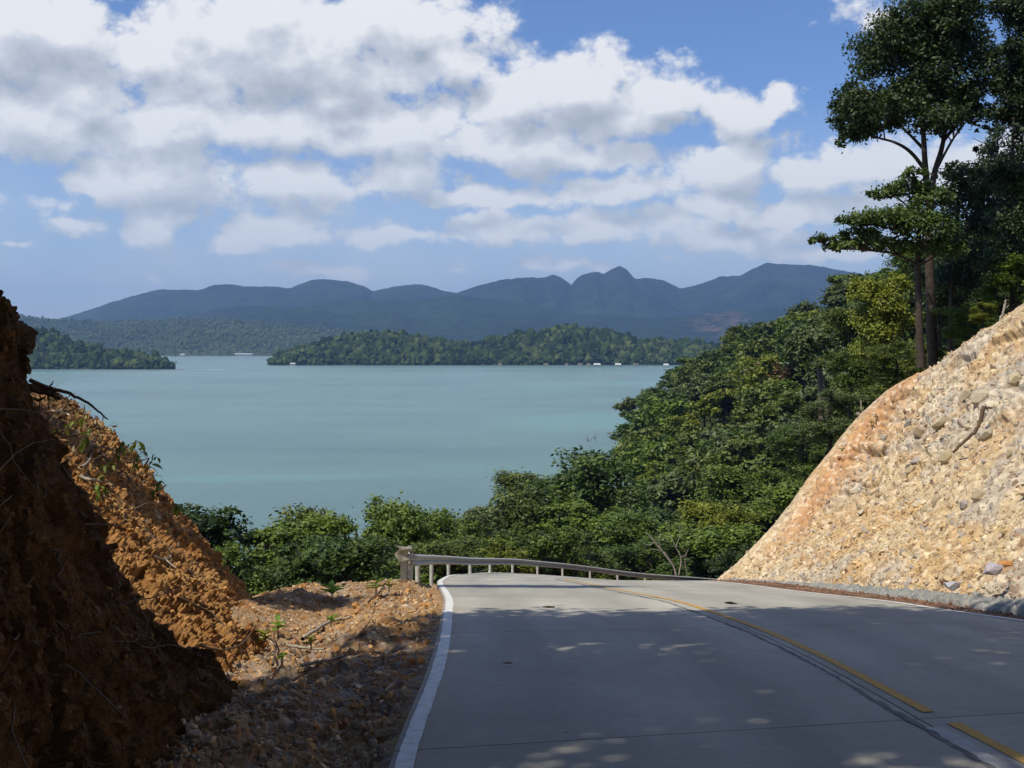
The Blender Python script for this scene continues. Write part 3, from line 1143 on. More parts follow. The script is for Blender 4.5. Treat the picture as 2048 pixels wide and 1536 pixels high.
def catmull_t(pts, t):
    p = np.asarray(pts, float)
    m = len(p)
    i = np.clip(np.floor(t).astype(int), 0, m - 2)
    f = (t - i)[:, None]
    p0, p1, p2, p3 = p[np.maximum(i - 1, 0)], p[i], p[i + 1], p[np.minimum(i + 2, m - 1)]
    return .5 * ((2 * p1) + (-p0 + p2) * f + (2 * p0 - 5 * p1 + 4 * p2 - p3) * f ** 2 + (-p0 + 3 * p1 - 3 * p2 + p3) * f ** 3)


_g = np.stack([catmull(np.array([r_[j] for r_ in rows]), NRr) for j in range(9)], axis=1)
G = np.stack([catmull_t(_g[i], tcols) for i in range(NRr)], axis=0)
nrm = grid_normals(G)
if nrm[NRr // 2, NCc // 2, 2] < 0:
    nrm = -nrm
V_, U_ = np.meshgrid(np.linspace(0, 1, NRr), tcols / 8, indexing='ij')
X_, Y_, Z_ = G[..., 0], G[..., 1], G[..., 2]
# metric coordinates on the face: along the road, and up
_mid = G[NRr // 2]
mu = np.concatenate([[0], np.cumsum(np.linalg.norm(np.diff(_mid, axis=0), axis=1))])[None, :] + 0 * V_
mv = -np.concatenate([np.zeros((1, NCc)), np.cumsum(np.linalg.norm(np.diff(G, axis=0), axis=2), axis=0)], axis=0)
mu = -mu
# slanting strata
du_ = mu * .62 + mv * .78
dv_ = -mu * .78 + mv * .62
zz_ = Z_ - EYE
s1_, s2_, s3_ = X_ * .75 + zz_ * .66, -X_ * .5 + zz_ * .6 + Y_ * .62, Y_ * .78 - zz_ * .5 + X_ * .2
h1, id1, e1 = cells3(s1_ * .9, s2_ * .6, s3_ * .7, 3)
h2, id2, e2_ = cells3(s1_ * 2.9, s2_ * 1.7, s3_ * 2.2, 7)
h3, id3, e3 = cells3(s1_ * 8.5, s2_ * 6.0, s3_ * 7.0, 13)
h4, id4, e4 = cells3(X_ * 17, Y_ * 15, zz_ * 17, 17)
upper = np.clip((.66 - V_) / .25, 0, 1)          # solid broken rock above, talus below
nose = np.clip((.22 - U_) / .08, 0, 1)            # smooth clayey face near the far end
rockf = upper * (1 - nose)
disp = .22 * fbm(mu * .35, mv * .35, 3, 21) + rockf * (.24 * h1 + .15 * h2) + (.45 + .55 * rockf) * .085 * h3 + .042 * h4 * (1 - .5 * nose) + .06 * (1 - rockf) * h2
disp -= rockf * .10 * np.exp(-e1 * 22)
disp *= np.clip((V_ - .13) * 7, .22, 1) * np.clip((U_ - .11) * 9, .3, 1) * np.clip((1 - V_) * 14, .15, 1)
# the long dark crack
ck = np.array([P(1965, 812, 24.6), P(1940, 862, 24.3), P(1915, 895, 24), P(1905, 925, 23.9)])
disp *= (1 - .0 * V_)
_d = np.pad(disp, 1, mode='edge')
_d = (_d[:-2] + 2 * _d[1:-1] + _d[2:]) / 4
disp = (_d[:, :-2] + 2 * _d[:, 1:-1] + _d[:, 2:]) / 4
_nb = nrm.copy()
for _ in range(12):
    _p2 = np.pad(_nb, ((1, 1), (1, 1), (0, 0)), mode='edge')
    _nb = (_p2[:-2, 1:-1] + _p2[2:, 1:-1] + _p2[1:-1, :-2] + _p2[1:-1, 2:]) / 4
_nb /= np.linalg.norm(_nb, axis=-1, keepdims=True)
G2 = G + _nb * disp[..., None]
cream = np.array([.585, .455, .270])
pale = np.array([.66, .57, .42])
grey = np.array([.43, .40, .355])
orange = np.array([.56, .29, .12])
ochre = np.array([.56, .37, .17])
brown = np.array([.34, .22, .15])
col = np.broadcast_to(cream, G.shape).copy()


def blend(c, target, w):
    return c * (1 - w[..., None]) + target * w[..., None]


col = blend(col, pale, np.clip(id1 * 1.6 - .5, 0, 1) * upper)
col = blend(col, grey, np.clip((fbm(mu * .7 + 4, mv * .7, 4, 33) - .03) * 2.6, 0, .6) * np.clip((U_ - .22) * 6, 0, 1))
col = blend(col, grey, (id2 > .84) * .6 * rockf)
col = blend(col, ochre, np.clip((fbm(mu * .45, mv * .9, 3, 36) - .05) * 2.6, 0, .7))
# clay band running down the far end
band = np.exp(-((U_ - .200 - .05 * (V_ - .3) + .02 * fbm(mu * .8, mv * .8, 3, 39)) / .034) ** 2) * np.clip((.80 - V_) * 4, 0, 1) * np.clip(V_ * 9, 0, 1)
col = blend(col, orange, np.clip(band * .85, 0, .8))
crest_c = np.clip((.2 - V_) * 7, 0, .6)
col = blend(col, ochre, crest_c)
col = blend(col, brown, (id4 > .92) * .5)
col = blend(col, brown, np.clip(.55 - e3 * 6, 0, .5) * (.35 + .65 * rockf))  # brown painted along cell seams stands in for shadow in the cracks
col = blend(col, brown * .8, np.clip(.5 - e2_ * 5, 0, .45) * rockf)
col = blend(col, pale, (id3 > .80) * .5)
col = blend(col, brown, (id3 < .08) * .6)
col *= (.86 + .28 * id3)[..., None]
cutting = mesh_np('cutting_slope', G2.reshape(-1, 3), grid_faces(NRr, NCc, False), ROCK, colors=col.reshape(-1, 3), smooth=False)
tag(cutting, kind='structure')

vis = np.where(((X_ / np.maximum(Y_, .1)) < .56) & (Y_ > 9) & (V_ > .13) & (V_ < .93) & (U_ > .12))
w_ = rng.choice(len(vis[0]), 15000)
ii, jj = vis[0][w_], vis[1][w_]
pp = G2[ii, jj]
keep = rng.random(len(pp)) < np.clip(.25 + V_[ii, jj] * 1.0, 0, 1) * np.clip((U_[ii, jj] - .17) * 8 + .1, .05, 1)
pp = pp[keep]
cc = col[ii, jj][keep] * rng.uniform(.75, 1.3, (len(pp), 1))
q = rng.random(len(pp))
cc[q > .93] = grey * rng.uniform(.7, 1.2)
cc[q < .05] = brown
sz = rng.uniform(.016, .045, len(pp)) * (1 + 1.2 * (rng.random(len(pp)) > .85))
many_stones('rubble', pp, sz, np.clip(cc, 0, .8), cutting)
w_ = rng.choice(len(vis[0]), 700)
ii, jj = vis[0][w_], vis[1][w_]
m_ = (V_[ii, jj] > .3) & (U_[ii, jj] > .24)
pp = G2[ii, jj][m_][:300]
single_stones(pp, rng.uniform(.05, .10, len(pp)) * (1 + 1.1 * (rng.random(len(pp)) > .85)), [cream, pale, grey, (.42, .27, .16), (.46, .40, .36)], cutting, 10)

# grey cement-lined gutter at the foot
gt = [(2300, 1240, 10.6), (2048, 1211, 13.1), (1950, 1200, 14.3), (1850, 1190, 16), (1750, 1181, 18.3), (1650, 1173, 21), (1550, 1167, 24.5), (1480, 1163, 27.5), (1440, 1163, 29)]
gb = [(2300, 1275, 10.2), (2048, 1233, 12.7), (1950, 1219, 13.9), (1850, 1207, 15.5), (1750, 1192, 17.7), (1650, 1181, 20.3), (1550, 1171, 24), (1480, 1165, 27), (1440, 1164.5, 28.6)]
n = 260
T_ = catmull([P(*q) for q in gt], n)
B_ = catmull([P(*q) for q in gb], n)
sec = []
for w, up in ((-1.6, -.15), (-.3, .03), (.1, .06), (.4, .05), (.7, .07), (.95, .02), (1.05, -.20)):
    r_ = T_ * (1 - w) + B_ * w
    r_ = r_.copy()
    r_[:, 2] += up + .07 * vnoise(r_[:, 1] * 4, np.full(n, w * 5), 71) + .07 * vnoise(r_[:, 1] * 13, np.full(n, w * 9), 72)
    r_[:, 0] += .10 * vnoise(r_[:, 1] * 2.3, np.full(n, w * 2), 73)
    sec.append(r_)
sec = np.stack(sec, 1)
gut = mesh_np('gutter', sec.reshape(-1, 3), grid_faces(n, 7, True), CEMENT, smooth=True)
tag(gut, kind='structure')
# red soil strip between road and gutter
n = 220
A = np.linspace(3.0, float(np.interp(29, RC[:, 1], arc)), n)
inner = road_at(A, np.full(n, 1.0))
Bi = np.stack([np.interp(inner[:, 1], B_[::-1][:, 1], B_[::-1][:, k]) for k in range(3)], -1)
Bi[:, 1] = inner[:, 1]
Bi[:, 0] = np.where(inner[:, 1] < B_[:, 1].min(), inner[:, 0] + .6, np.maximum(Bi[:, 0], inner[:, 0] + .25))
Bi[:, 2] = np.where(inner[:, 1] < B_[:, 1].min(), inner[:, 2] + .03, inner[:, 2] - .01)
sec = []
for w in np.linspace(0, 1, 9):
    r_ = inner * (1 - w) + Bi * w
    r_[:, 2] += (.0 + .05 * vnoise(r_[:, 1] * 7, np.full(n, w * 6), 75)) * math.sin(math.pi * min(1, w + .1)) - (.05 if w == 0 else 0)
    sec.append(r_)
sec = np.stack(sec, 1)
rc = np.array([.23, .135, .085])
sc_ = np.broadcast_to(rc, sec.shape) * rng.uniform(.7, 1.25, sec.shape[:2] + (1,))
o = mesh_np('soil_strip', sec.reshape(-1, 3), grid_faces(n, 9, True), SOIL, colors=sc_.reshape(-1, 3))
tag(o, kind='structure')
k = rng.integers(0, n, 1400)
k2 = rng.integers(2, 9, 1400)
many_stones('soil_clods', sec[k, k2] + rng.normal(0, .05, (1400, 3)) * np.array([1, 1, .1]), rng.uniform(.012, .035, 1400), np.tile(rc, (1400, 1)) * rng.uniform(.6, 1.6, (1400, 1)), o)


# ------------------------------------------------------------------ left banks
def bank(name, grid, nr, nc, colf, dispf):
    g = catmull2(grid, nr, nc)
    nn = grid_normals(g)
    mid = nn[nr // 2, nc // 2]
    if mid[0] < 0:
        nn = -nn
    V, U = np.meshgrid(np.linspace(0, 1, nr), np.linspace(0, 1, nc), indexing='ij')
    g2 = g + nn * dispf(g, U, V)[..., None]
    c = colf(g, U, V)
    o = mesh_np(name, g2.reshape(-1, 3), grid_faces(nr, nc), SOIL, colors=c.reshape(-1, 3), smooth=False)
    tag(o, kind='structure')
    return o, g2, nn, c


near_c0 = [P(-5, 668, 7.3), P(52, 780, 7.3), P(82, 885, 7.3), P(140, 990, 7.4), P(210, 1120, 7.6), P(295, 1262, 7.9), P(415, 1352, 8.2)]
near_c1 = [P(-150, 500, 5.5), P(-80, 700, 5.5), P(0, 850, 5.4), P(90, 1000, 5.4), P(170, 1180, 5.5), P(240, 1330, 5.6), P(325, 1490, 5.8)]
near_c2 = [rel(-3.3 + 1.35 * t, 3 + .2 * t, .9 - 2.85 * t) for t in (0, .2, .38, .55, .72, .88, 1)]
near_c3 = [rel(-3.6 + 1.5 * t, 0, 1.2 - 2.85 * t) for t in (0, .2, .38, .55, .72, .88, 1)]
near_c4 = [rel(-3.9 + 1.5 * t, -5, 1.6 - 2.7 * t) for t in (0, .2, .38, .55, .72, .88, 1)]
near_m1 = [tuple(np.array(p) + np.array([-1.1, .75, -.1])) for p in near_c0]
cols_ = [near_m1, near_c0, near_c1, near_c2, near_c4]
grid = [[np.array(c[i]) for c in cols_] for i in range(7)]
grid = [[q + np.array([-2.5, .3, .35]) for q in grid[0]]] + grid + [[q + np.array([.3, 0, -.35]) for q in grid[-1]]]
dk = np.array([.085, .040, .013])  # soil colour lowered to carry the deep shade on the near bank
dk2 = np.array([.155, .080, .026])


def near_disp(g, U, V):
    x, m, z = g[..., 0], g[..., 1], g[..., 2]
    w = x + m
    h, i, e = cells3(x * 2.2, m * 2.2, z * 1.3, 61)
    h2, i2, e2 = cells3(x * 8, m * 8, z * 6, 63)
    h3_, i3, e3_ = cells3(x * 20, m * 20, z * 16, 65)
    return .18 * fbm(w * 1.1, z * .35, 3, 41) + .09 * fbm(w * 3.5, z * .8, 4, 42) + .11 * h + .055 * h2 + .022 * h3_ + .04 * fbm(w * 14, z * 11, 4, 43)


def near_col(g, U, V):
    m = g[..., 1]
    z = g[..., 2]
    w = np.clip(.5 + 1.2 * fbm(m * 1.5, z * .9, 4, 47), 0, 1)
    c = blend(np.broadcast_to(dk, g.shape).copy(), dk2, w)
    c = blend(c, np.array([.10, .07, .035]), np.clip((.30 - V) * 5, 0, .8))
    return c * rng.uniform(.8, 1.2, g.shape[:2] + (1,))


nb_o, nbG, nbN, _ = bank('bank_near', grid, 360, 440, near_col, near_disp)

far_c0 = [P(92, 802, 18.2), P(172, 846, 17.9), P(248, 908, 17.5), P(328, 1002, 17.0), P(400, 1088, 16.6), P(455, 1152, 16.3), P(497, 1206, 16.1)]
far_c1 = [rel(-2.67 - 3.1 * t, 9.7 + 1.6 * t, -2.86 + 2.35 * t) for t in (1, .83, .66, .48, .3, .14, 0)]
far_cm = [tuple((np.array(a_) * .5 + np.array(b_) * .5) + np.array([-.10, 0, -.05])) for a_, b_ in zip(far_c0, far_c1)]
far_c2 = [tuple(np.array(p) + np.array([-.5, -1.7, .15])) for p in far_c1]
far_m1 = [tuple(np.array(p) + np.array([-1.6, 1.3, -1.2 if i < 6 else -.4])) for i, p in enumerate(far_c0)]
cols_ = [far_m1, far_c0, far_cm, far_c1, far_c2]
grid = [[np.array(c[i]) for c in cols_] for i in range(7)]
grid = [[q + np.array([-2.0, .2, -.1]) for q in grid[0]]] + grid + [[q + np.array([.35, -.1, -.35]) for q in grid[-1]]]
lt = np.array([.32, .150, .045])
lt2 = np.array([.46, .265, .10])


def far_disp(g, U, V):
    x, m, z = g[..., 0], g[..., 1], g[..., 2]
    # rills run straight down the face
    dn = m + .35 * x
    h, i, e = cells3(x * 3.2, m * 3.2, z * 3.2, 81)
    h2, i2, e2 = cells3(x * 9, m * 9, z * 9, 83)
    h3_, i3, e3_ = cells3(x * 22, m * 22, z * 22, 84)
    return .16 * fbm(dn * 1.3, z * .5, 3, 85) + .11 * fbm(dn * 3.4, z * .45, 3, 86) + .09 * h + .07 * h2 + .035 * h3_


def far_col(g, U, V):
    m = g[..., 1]
    z = g[..., 2]
    w = np.clip(.5 + 1.2 * fbm(m * 1.6, z * 1.6, 4, 91), 0, 1)
    c = blend(np.broadcast_to(lt, g.shape).copy(), lt2, w)
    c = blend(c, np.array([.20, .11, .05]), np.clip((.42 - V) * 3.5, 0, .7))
    return c * rng.uniform(.75, 1.25, g.shape[:2] + (1,))


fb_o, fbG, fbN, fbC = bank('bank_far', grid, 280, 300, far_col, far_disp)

# clods and stones on the far bank
ii = rng.integers(30, 262, 5200)
jj = rng.integers(55, 240, 5200)
many_stones('clods', fbG[ii, jj], rng.uniform(.015, .05, 5200), fbC[ii, jj] * rng.uniform(.8, 1.4, (5200, 1)), fb_o)
ii = rng.integers(60, 345, 1500)
jj = rng.integers(60, 360, 1500)
many_stones('clods', nbG[ii, jj], rng.uniform(.010, .032, 1500), np.tile(dk2, (1500, 1)) * rng.uniform(.6, 1.6, (1500, 1)), nb_o)

SURF = []

# ------------------------------------------------------------------ gravel verge left of the road
vx = np.linspace(0, 1, 150)
vy = np.arange(2.6, 20.6, .032)
TT, YY = np.meshgrid(vx, vy)
LX = np.interp(YY, LC[:, 1], LC[:, 0])
leftx = np.interp(YY, [2.6, 8, 12, 16, 19, 20.6], [-3.2, -4.2, -5.0, -6.0, -6.5, -6.5])
XX = (LX - .005) * (1 - TT) + leftx * TT
lz = np.interp(YY, LC[:, 1], LC[:, 2])
base = H(XX, YY)
dd = LX - XX
base = lz - .03 + (base - (lz - .03)) * np.clip(dd / .5, 0, 1)
h1, i1, _e = cells(XX * 5, YY * 5, 101)
h2, i2, _e = cells(XX * 13, YY * 13, 103)
edge = np.clip(dd * 6, 0, 1)
# low windrow of spoil along the pavement and across the far end
wind = .14 * np.exp(-((dd - .75) / .35) ** 2) * np.clip((YY - 7) / 4, 0, 1)
wind += .16 * np.exp(-((YY - 17.3 - .3 * XX - .9) / .6) ** 2) * np.clip(dd - .5, 0, 1)
wind -= .10 * np.exp(-((dd - 1.7) / .5) ** 2)
ZZ = base + edge * (wind + .09 * fbm(XX * 1.6, YY * 1.6, 4, 105) + .05 * h1 + .035 * h2)
verge_far = 18.9 + .22 * (XX + 2) + .25 * fbm(XX * 1.5, YY * 0, 2, 107)
ZZ = ZZ - np.clip(YY - verge_far, 0, 3) * 1.1
gcx = blend(np.broadcast_to(np.array([.42, .25, .13]), XX.shape + (3,)).copy(), np.array([.60, .45, .28]), np.clip(i1 * 1.5 - .5, 0, 1))
gcx = blend(gcx, np.array([.33, .29, .27]), (i2 > .7) * .7)
gcx = blend(gcx, np.array([.52, .30, .11]), np.clip(.5 + 1.6 * fbm(XX * .8, YY * .8, 3, 109), 0, 1) * .55)
gcx *= (.60 + .45 * i2)[..., None]
vg = mesh_np('verge', np.stack([XX, YY, ZZ], -1).reshape(-1, 3), grid_faces(len(vy), len(vx), False), SOIL, colors=gcx.reshape(-1, 3))
tag(vg, kind='structure')
VG = np.stack([XX, YY, ZZ], -1)


def _proj(A):
    a = A.reshape(-1, 3)
    a = a[(a[:, 1] > 2)]
    f_ = a[:, 1] * math.cos(TH) - (a[:, 2] - EYE) * math.sin(TH)
    u_ = a[:, 1] * math.sin(TH) + (a[:, 2] - EYE) * math.cos(TH)
    return np.stack([1024 + F * a[:, 0] / f_, 768 - F * u_ / f_, a[:, 1]], -1)


SCR = np.concatenate([_proj(nbG[::3, ::3]), _proj(fbG[::3, ::3]), _proj(VG[::3, ::2])])


def surf_Y(px, py, rad=9):
    """forward distance of the bank or verge seen at a photo pixel, or None"""
    m_ = (np.abs(SCR[:, 0] - px) < rad) & (np.abs(SCR[:, 1] - py) < rad)
    if not m_.any():
        return None
    return float(SCR[m_, 2].min())


def verge_z(x, y):
    i = int(np.clip((y - 2.6) / .032, 0, len(vy) - 1))
    j = int(np.argmin(abs(XX[i] - x)))
    return float(ZZ[i, j])


ok = np.where((TT > .02) & (TT < .95) & (YY < verge_far + .3))
w_ = rng.choice(len(ok[0]), 13500)
ii, jj = ok[0][w_], ok[1][w_]
pal = np.array([(.68, .42, .18), (.46, .36, .26), (.66, .50, .30), (.60, .31, .11), (.38, .29, .21), (.48, .25, .12), (.70, .56, .38)])
cc = pal[rng.integers(0, len(pal), len(ii))] * rng.uniform(.6, 1.1, (len(ii), 1))
many_stones('gravel', VG[ii, jj], rng.uniform(.010, .030, len(ii)) * (1 + .8 * (rng.random(len(ii)) > .88)), cc, vg)
w_ = rng.choice(len(ok[0]), 420)
pp = VG[ok[0][w_], ok[1][w_]]
pp = pp[(pp[:, 0] > -.46 * pp[:, 1])][:290]
single_stones(pp, rng.uniform(.03, .065, len(pp)) * np.clip(pp[:, 1] / 9, .7, 1.4), [tuple(q) for q in pal], vg, 14)
# the two larger rocks at the toe of the far bank
for (px, py, Y, s, c, lab) in ((520, 1199, 16.3, .17, (.60, .40, .20), 'pale tan boulder perched at the far edge of the gravel by the bank toe'),
                               (556, 1212, 15.6, .15, (.50, .27, .10), 'rough orange boulder just in front of the pale tan boulder'),
                               (600, 1207, 16.2, .11, (.52, .30, .13), 'small orange rock beside the hollow in the gravel'),
                               (1985, 1140, 14.2, .16, (.46, .42, .46), 'flat mauve grey rock slab on the talus near the right gutter'),
                               (1905, 1172, 15.2, .13, (.45, .46, .50), 'bluish grey rock lying at the foot of the right slope'),
                               (2010, 1128, 14.3, .12, (.58, .28, .10), 'rust orange rock on the talus above the grey slab')):
    v, f = stone_proto(int(s * 1e4))
    p = P(px, py, Y)
    o = mesh_np('boulder', v, f, STONE, colors=np.tile(np.array(c), (len(v), 1)))
    o.location = p
    o.scale = (s * 1.1, s, s)
    tag(o, lab, 'rock')

# broad slabs of harder rock standing out of the face around the crack
SLS = _proj(G2[::3, ::3])
for k, (px, py, s_, c) in enumerate(((1880, 845, .36, (.50, .44, .33)), (1835, 865, .30, (.46, .37, .29)), (1962, 795, .40, (.46, .43, .36)), (1895, 915, .34, (.50, .43, .30)), (1975, 870, .26, (.48, .46, .42)),
                                     (1930, 790, .30, (.52, .46, .36)), (2020, 905, .24, (.52, .44, .32)), (1820, 940, .22, (.54, .44, .30)), (2030, 760, .30, (.56, .49, .36)), (1870, 1000, .20, (.42, .36, .28)), (1960, 990, .22, (.50, .42, .30)))):
    m_ = (np.abs(SLS[:, 0] - px) < 10) & (np.abs(SLS[:, 1] - py) < 10)
    if not m_.any():
        continue
    Y_s = float(SLS[m_, 2].min())
    v, f = stone_proto(3300 + k)
    v = v * np.array([1.0, .8, 1.2])
    o = mesh_np('stone', v, f, ROCK, colors=np.tile(np.array(c) * .5 + cream * .5, (len(v), 1)), parent=cutting)
    s_ *= .72
    o.location = P(px, py, Y_s + s_ * .5)
    o.scale = (s_, s_, s_)
    o.rotation_euler = (rng.uniform(-.4, .4), -.75, rng.uniform(-.4, .4))

# ------------------------------------------------------------------ guard rail
rail = empty('guardrail', RAIL_B[0])
tag(rail, 'galvanised corrugated guardrail on round posts along the outer side of the bend', 'guardrail')
ro = np.array(RAIL_B[0])
path = catmull([np.array(p) for p in RAIL_B], 170)
tn = np.gradient(path, axis=0)
tn[:, 2] = 0
tn /= np.linalg.norm(tn, axis=1, keepdims=True)
side = np.stack([tn[:, 1], -tn[:, 0], tn[:, 2] * 0], -1)        # toward the road
prof_w = [(0, .75), (.03, .742), (.085, .715), (.085, .69), (.01, .635), (0, .615), (.01, .595), (.085, .54), (.085, .515), (.03, .488), (0, .48)]
vs = []
for (w, h) in prof_w:
    r_ = path + side * (w + .09)
    r_ = r_.copy()
    r_[:, 2] += h
    vs.append(r_)
for (w, h) in prof_w[::-1]:
    r_ = path + side * (w + .084)
    r_ = r_.copy()
    r_[:, 2] += h + (.002 if h > .6 else -.002)
    vs.append(r_)
vs.append(vs[0])
arr = np.stack(vs, 1)
mesh_np('beam', (arr - ro).reshape(-1, 3), grid_faces(arr.shape[0], arr.shape[1], False), STEEL, smooth=False, parent=rail)
# posts at about 2 m spacing on the near stretch, then every surveyed point
post_pts = [np.array(p) for p in RAIL_B[1:]]
v0 = []
ang = np.linspace(0, 2 * math.pi, 14, endpoint=False)
r0 = .056
zz = [-.6, .62, .70, .705]
rr = [r0, r0, r0, .02]
pv = np.array([(rr[i] * math.cos(a), rr[i] * math.sin(a), zz[i]) for i in range(4) for a in ang])
pf = [(i * 14 + k, i * 14 + (k + 1) % 14, (i + 1) * 14 + (k + 1) % 14, (i + 1) * 14 + k) for i in range(3) for k in range(14)]
pm = mesh_np('post', pv, np.array(pf), STEEL2, smooth=True, link=False).data
allposts = [np.array(RAIL_B[0]) + np.array([.03, 1.0, -.2])] + post_pts
for q in allposts:
    o = bpy.data.objects.new('post', pm)
    COL.objects.link(o)
    o.parent = rail
    o.location = tuple(q - ro)
# end wing: a curled corrugated plate on a flat post
th = np.linspace(-.2, 1.0, 16)
tvs = []
start = path[0] + side[0] * .10
for (w, h) in prof_w:
    pr = []
    for t in th:
        flare = np.array([-.19 * t - .03 * t * t, -.06 - .30 * t + .24 * max(0, t) ** 2, 0]) if t > 0 else np.array([0, -.3 * t, 0])
        hs = .615 + (h - .615) * (1 + .32 * max(0, t))
        pr.append(start + flare + side[0] * w * .9 + np.array([0, -.02 - w * .6 * max(0, t), hs + .06]))
    tvs.append(pr)
tv = np.array(tvs)
wing_m = surf_mat('weathered_steel', (.40, .37, .30), (.28, .25, .20), scale=6, bump=.15, rough=.6)
o = mesh_np('end_wing', (tv - ro).reshape(-1, 3), grid_faces(tv.shape[0], tv.shape[1]), wing_m, smooth=False, parent=rail)
so = o.modifiers.new('thickness', 'SOLIDIFY')
so.thickness = .008


def box(cx, cy, cz, sx, sy, sz):
    v = np.array([(cx + a * sx / 2, cy + b * sy / 2, cz + c * sz / 2) for a in (-1, 1) for b in (-1, 1) for c in (-1, 1)])
    f = np.array([(0, 1, 3, 2), (4, 6, 7, 5), (0, 4, 5, 1), (2, 3, 7, 6), (0, 2, 6, 4), (1, 5, 7, 3)])
    return v, f


v, f = join([box(.02, .05, .10, .10, .012, 1.15), box(-.036, .10, .10, .012, .10, 1.15), box(.076, .10, .10, .012, .10, 1.15)])
m_end = surf_mat('dull_post_steel', (.20, .19, .17), (.13, .12, .11), scale=8, bump=.2, rough=.7)
mesh_np('end_post', v, f, m_end, parent=rail)
for (h) in (.53, .66):
    bv, bf = tube([(.10, -.005, h), (.10, -.045, h)], .016, 8)
    mesh_np('bolt', bv, bf, m_end, parent=rail)


# ------------------------------------------------------------------ trees
def crown_leaves(lobes, n_clump, n_leaf, leaf, clump_r=.22, low=-.35, flat=1.0, up=.5):
    """leaf clumps spread through the shells of ellipsoidal lobes"""
    cs, ns, tn_ = [], [], []
    vol = np.array([l[3] * l[4] * l[5] for l in lobes]) ** .66
    cnt = np.maximum(3, (vol / vol.sum() * n_clump).astype(int))
    for l, m in zip(lobes, cnt):
        c = np.array(l[:3])
        r = np.array(l[3:6])
        d = rng.normal(size=(m * 3, 3))
        d /= np.linalg.norm(d, axis=1, keepdims=True)
        d = d[d[:, 2] > low][:m]
        rad = rng.uniform(.55, 1.02, (len(d), 1))
        cc = c + d * r * rad
        cr = clump_r * (r.prod() ** (1 / 3)) * rng.uniform(.7, 1.4, len(d))
        ton = rng.uniform(.15, .85, len(d))
        off_ = rng.normal(size=(len(d), n_leaf, 3)) * cr[:, None, None] * np.array([1, 1, .85 * flat])
        pos = cc[:, None] + off_
        nn = d[:, None] * .60 + np.array([0, 0, up * .8]) + rng.normal(size=pos.shape) * .55
        nn /= np.linalg.norm(nn, axis=-1, keepdims=True)
        cs.append(pos.reshape(-1, 3))
        ns.append(nn.reshape(-1, 3))
        tn_.append(np.clip(ton[:, None] + rng.normal(0, .13, (len(d), n_leaf)), 0, 1).ravel())
    c = np.concatenate(cs)
    nn = np.concatenate(ns)
    t = np.concatenate(tn_)
    v, f = leaf_quads(c, nn, leaf * rng.uniform(.6, 1.25, len(c)), .5)
    return v, f, np.repeat(t, 4)


def wob(a, b, n, amp, seed=None):
    a = np.array(a, float)
    b = np.array(b, float)
    t = np.linspace(0, 1, n)[:, None]
    L = np.linalg.norm(b - a)
    p = a * (1 - t) + b * t
    j = rng.normal(size=(n, 3)) * amp * L
    j[0] = 0
    j[-1] *= .3
    return p + j * np.sin(np.pi * np.minimum(t * 1.2, 1)) ** .5


def trunk_mesh(H_, r, lobes, crown_base, limbs=True, lean=(0, 0)):
    parts = []
    tip = np.array([lean[0], lean[1], H_ * .88])
    n = 9
    t = np.linspace(0, 1, n)
    tr = np.array([0, 0, -.5])[None] * (1 - t[:, None]) + tip * t[:, None]
    tr[1:-1, :2] += rng.normal(0, H_ * .012, (n - 2, 2))
    parts.append(tube(tr, r * (1 - .8 * t) * np.where(t < .06, 1.35, 1), 7))
    if limbs:
        for l in lobes:
            c = np.array(l[:3])
            zb = max(crown_base * .8, min(c[2] - np.linalg.norm(c[:2]) * .9, H_ * .8))
            k = np.clip((zb + .5) / (tip[2] + .5), 0, .95)
            s = np.array([0, 0, -.5]) * (1 - k) + tip * k
            parts.append(tube(wob(s, c, 6, .05), np.linspace(r * .38, r * .08, 6), 5))
            for q in range(3):
                e = c + rng.normal(size=3) * np.array(l[3:6]) * .55
                parts.append(tube(wob(s * .35 + c * .65, e, 4, .06), np.linspace(r * .13, r * .04, 4), 4))
    return join(parts)


VARIANTS = []


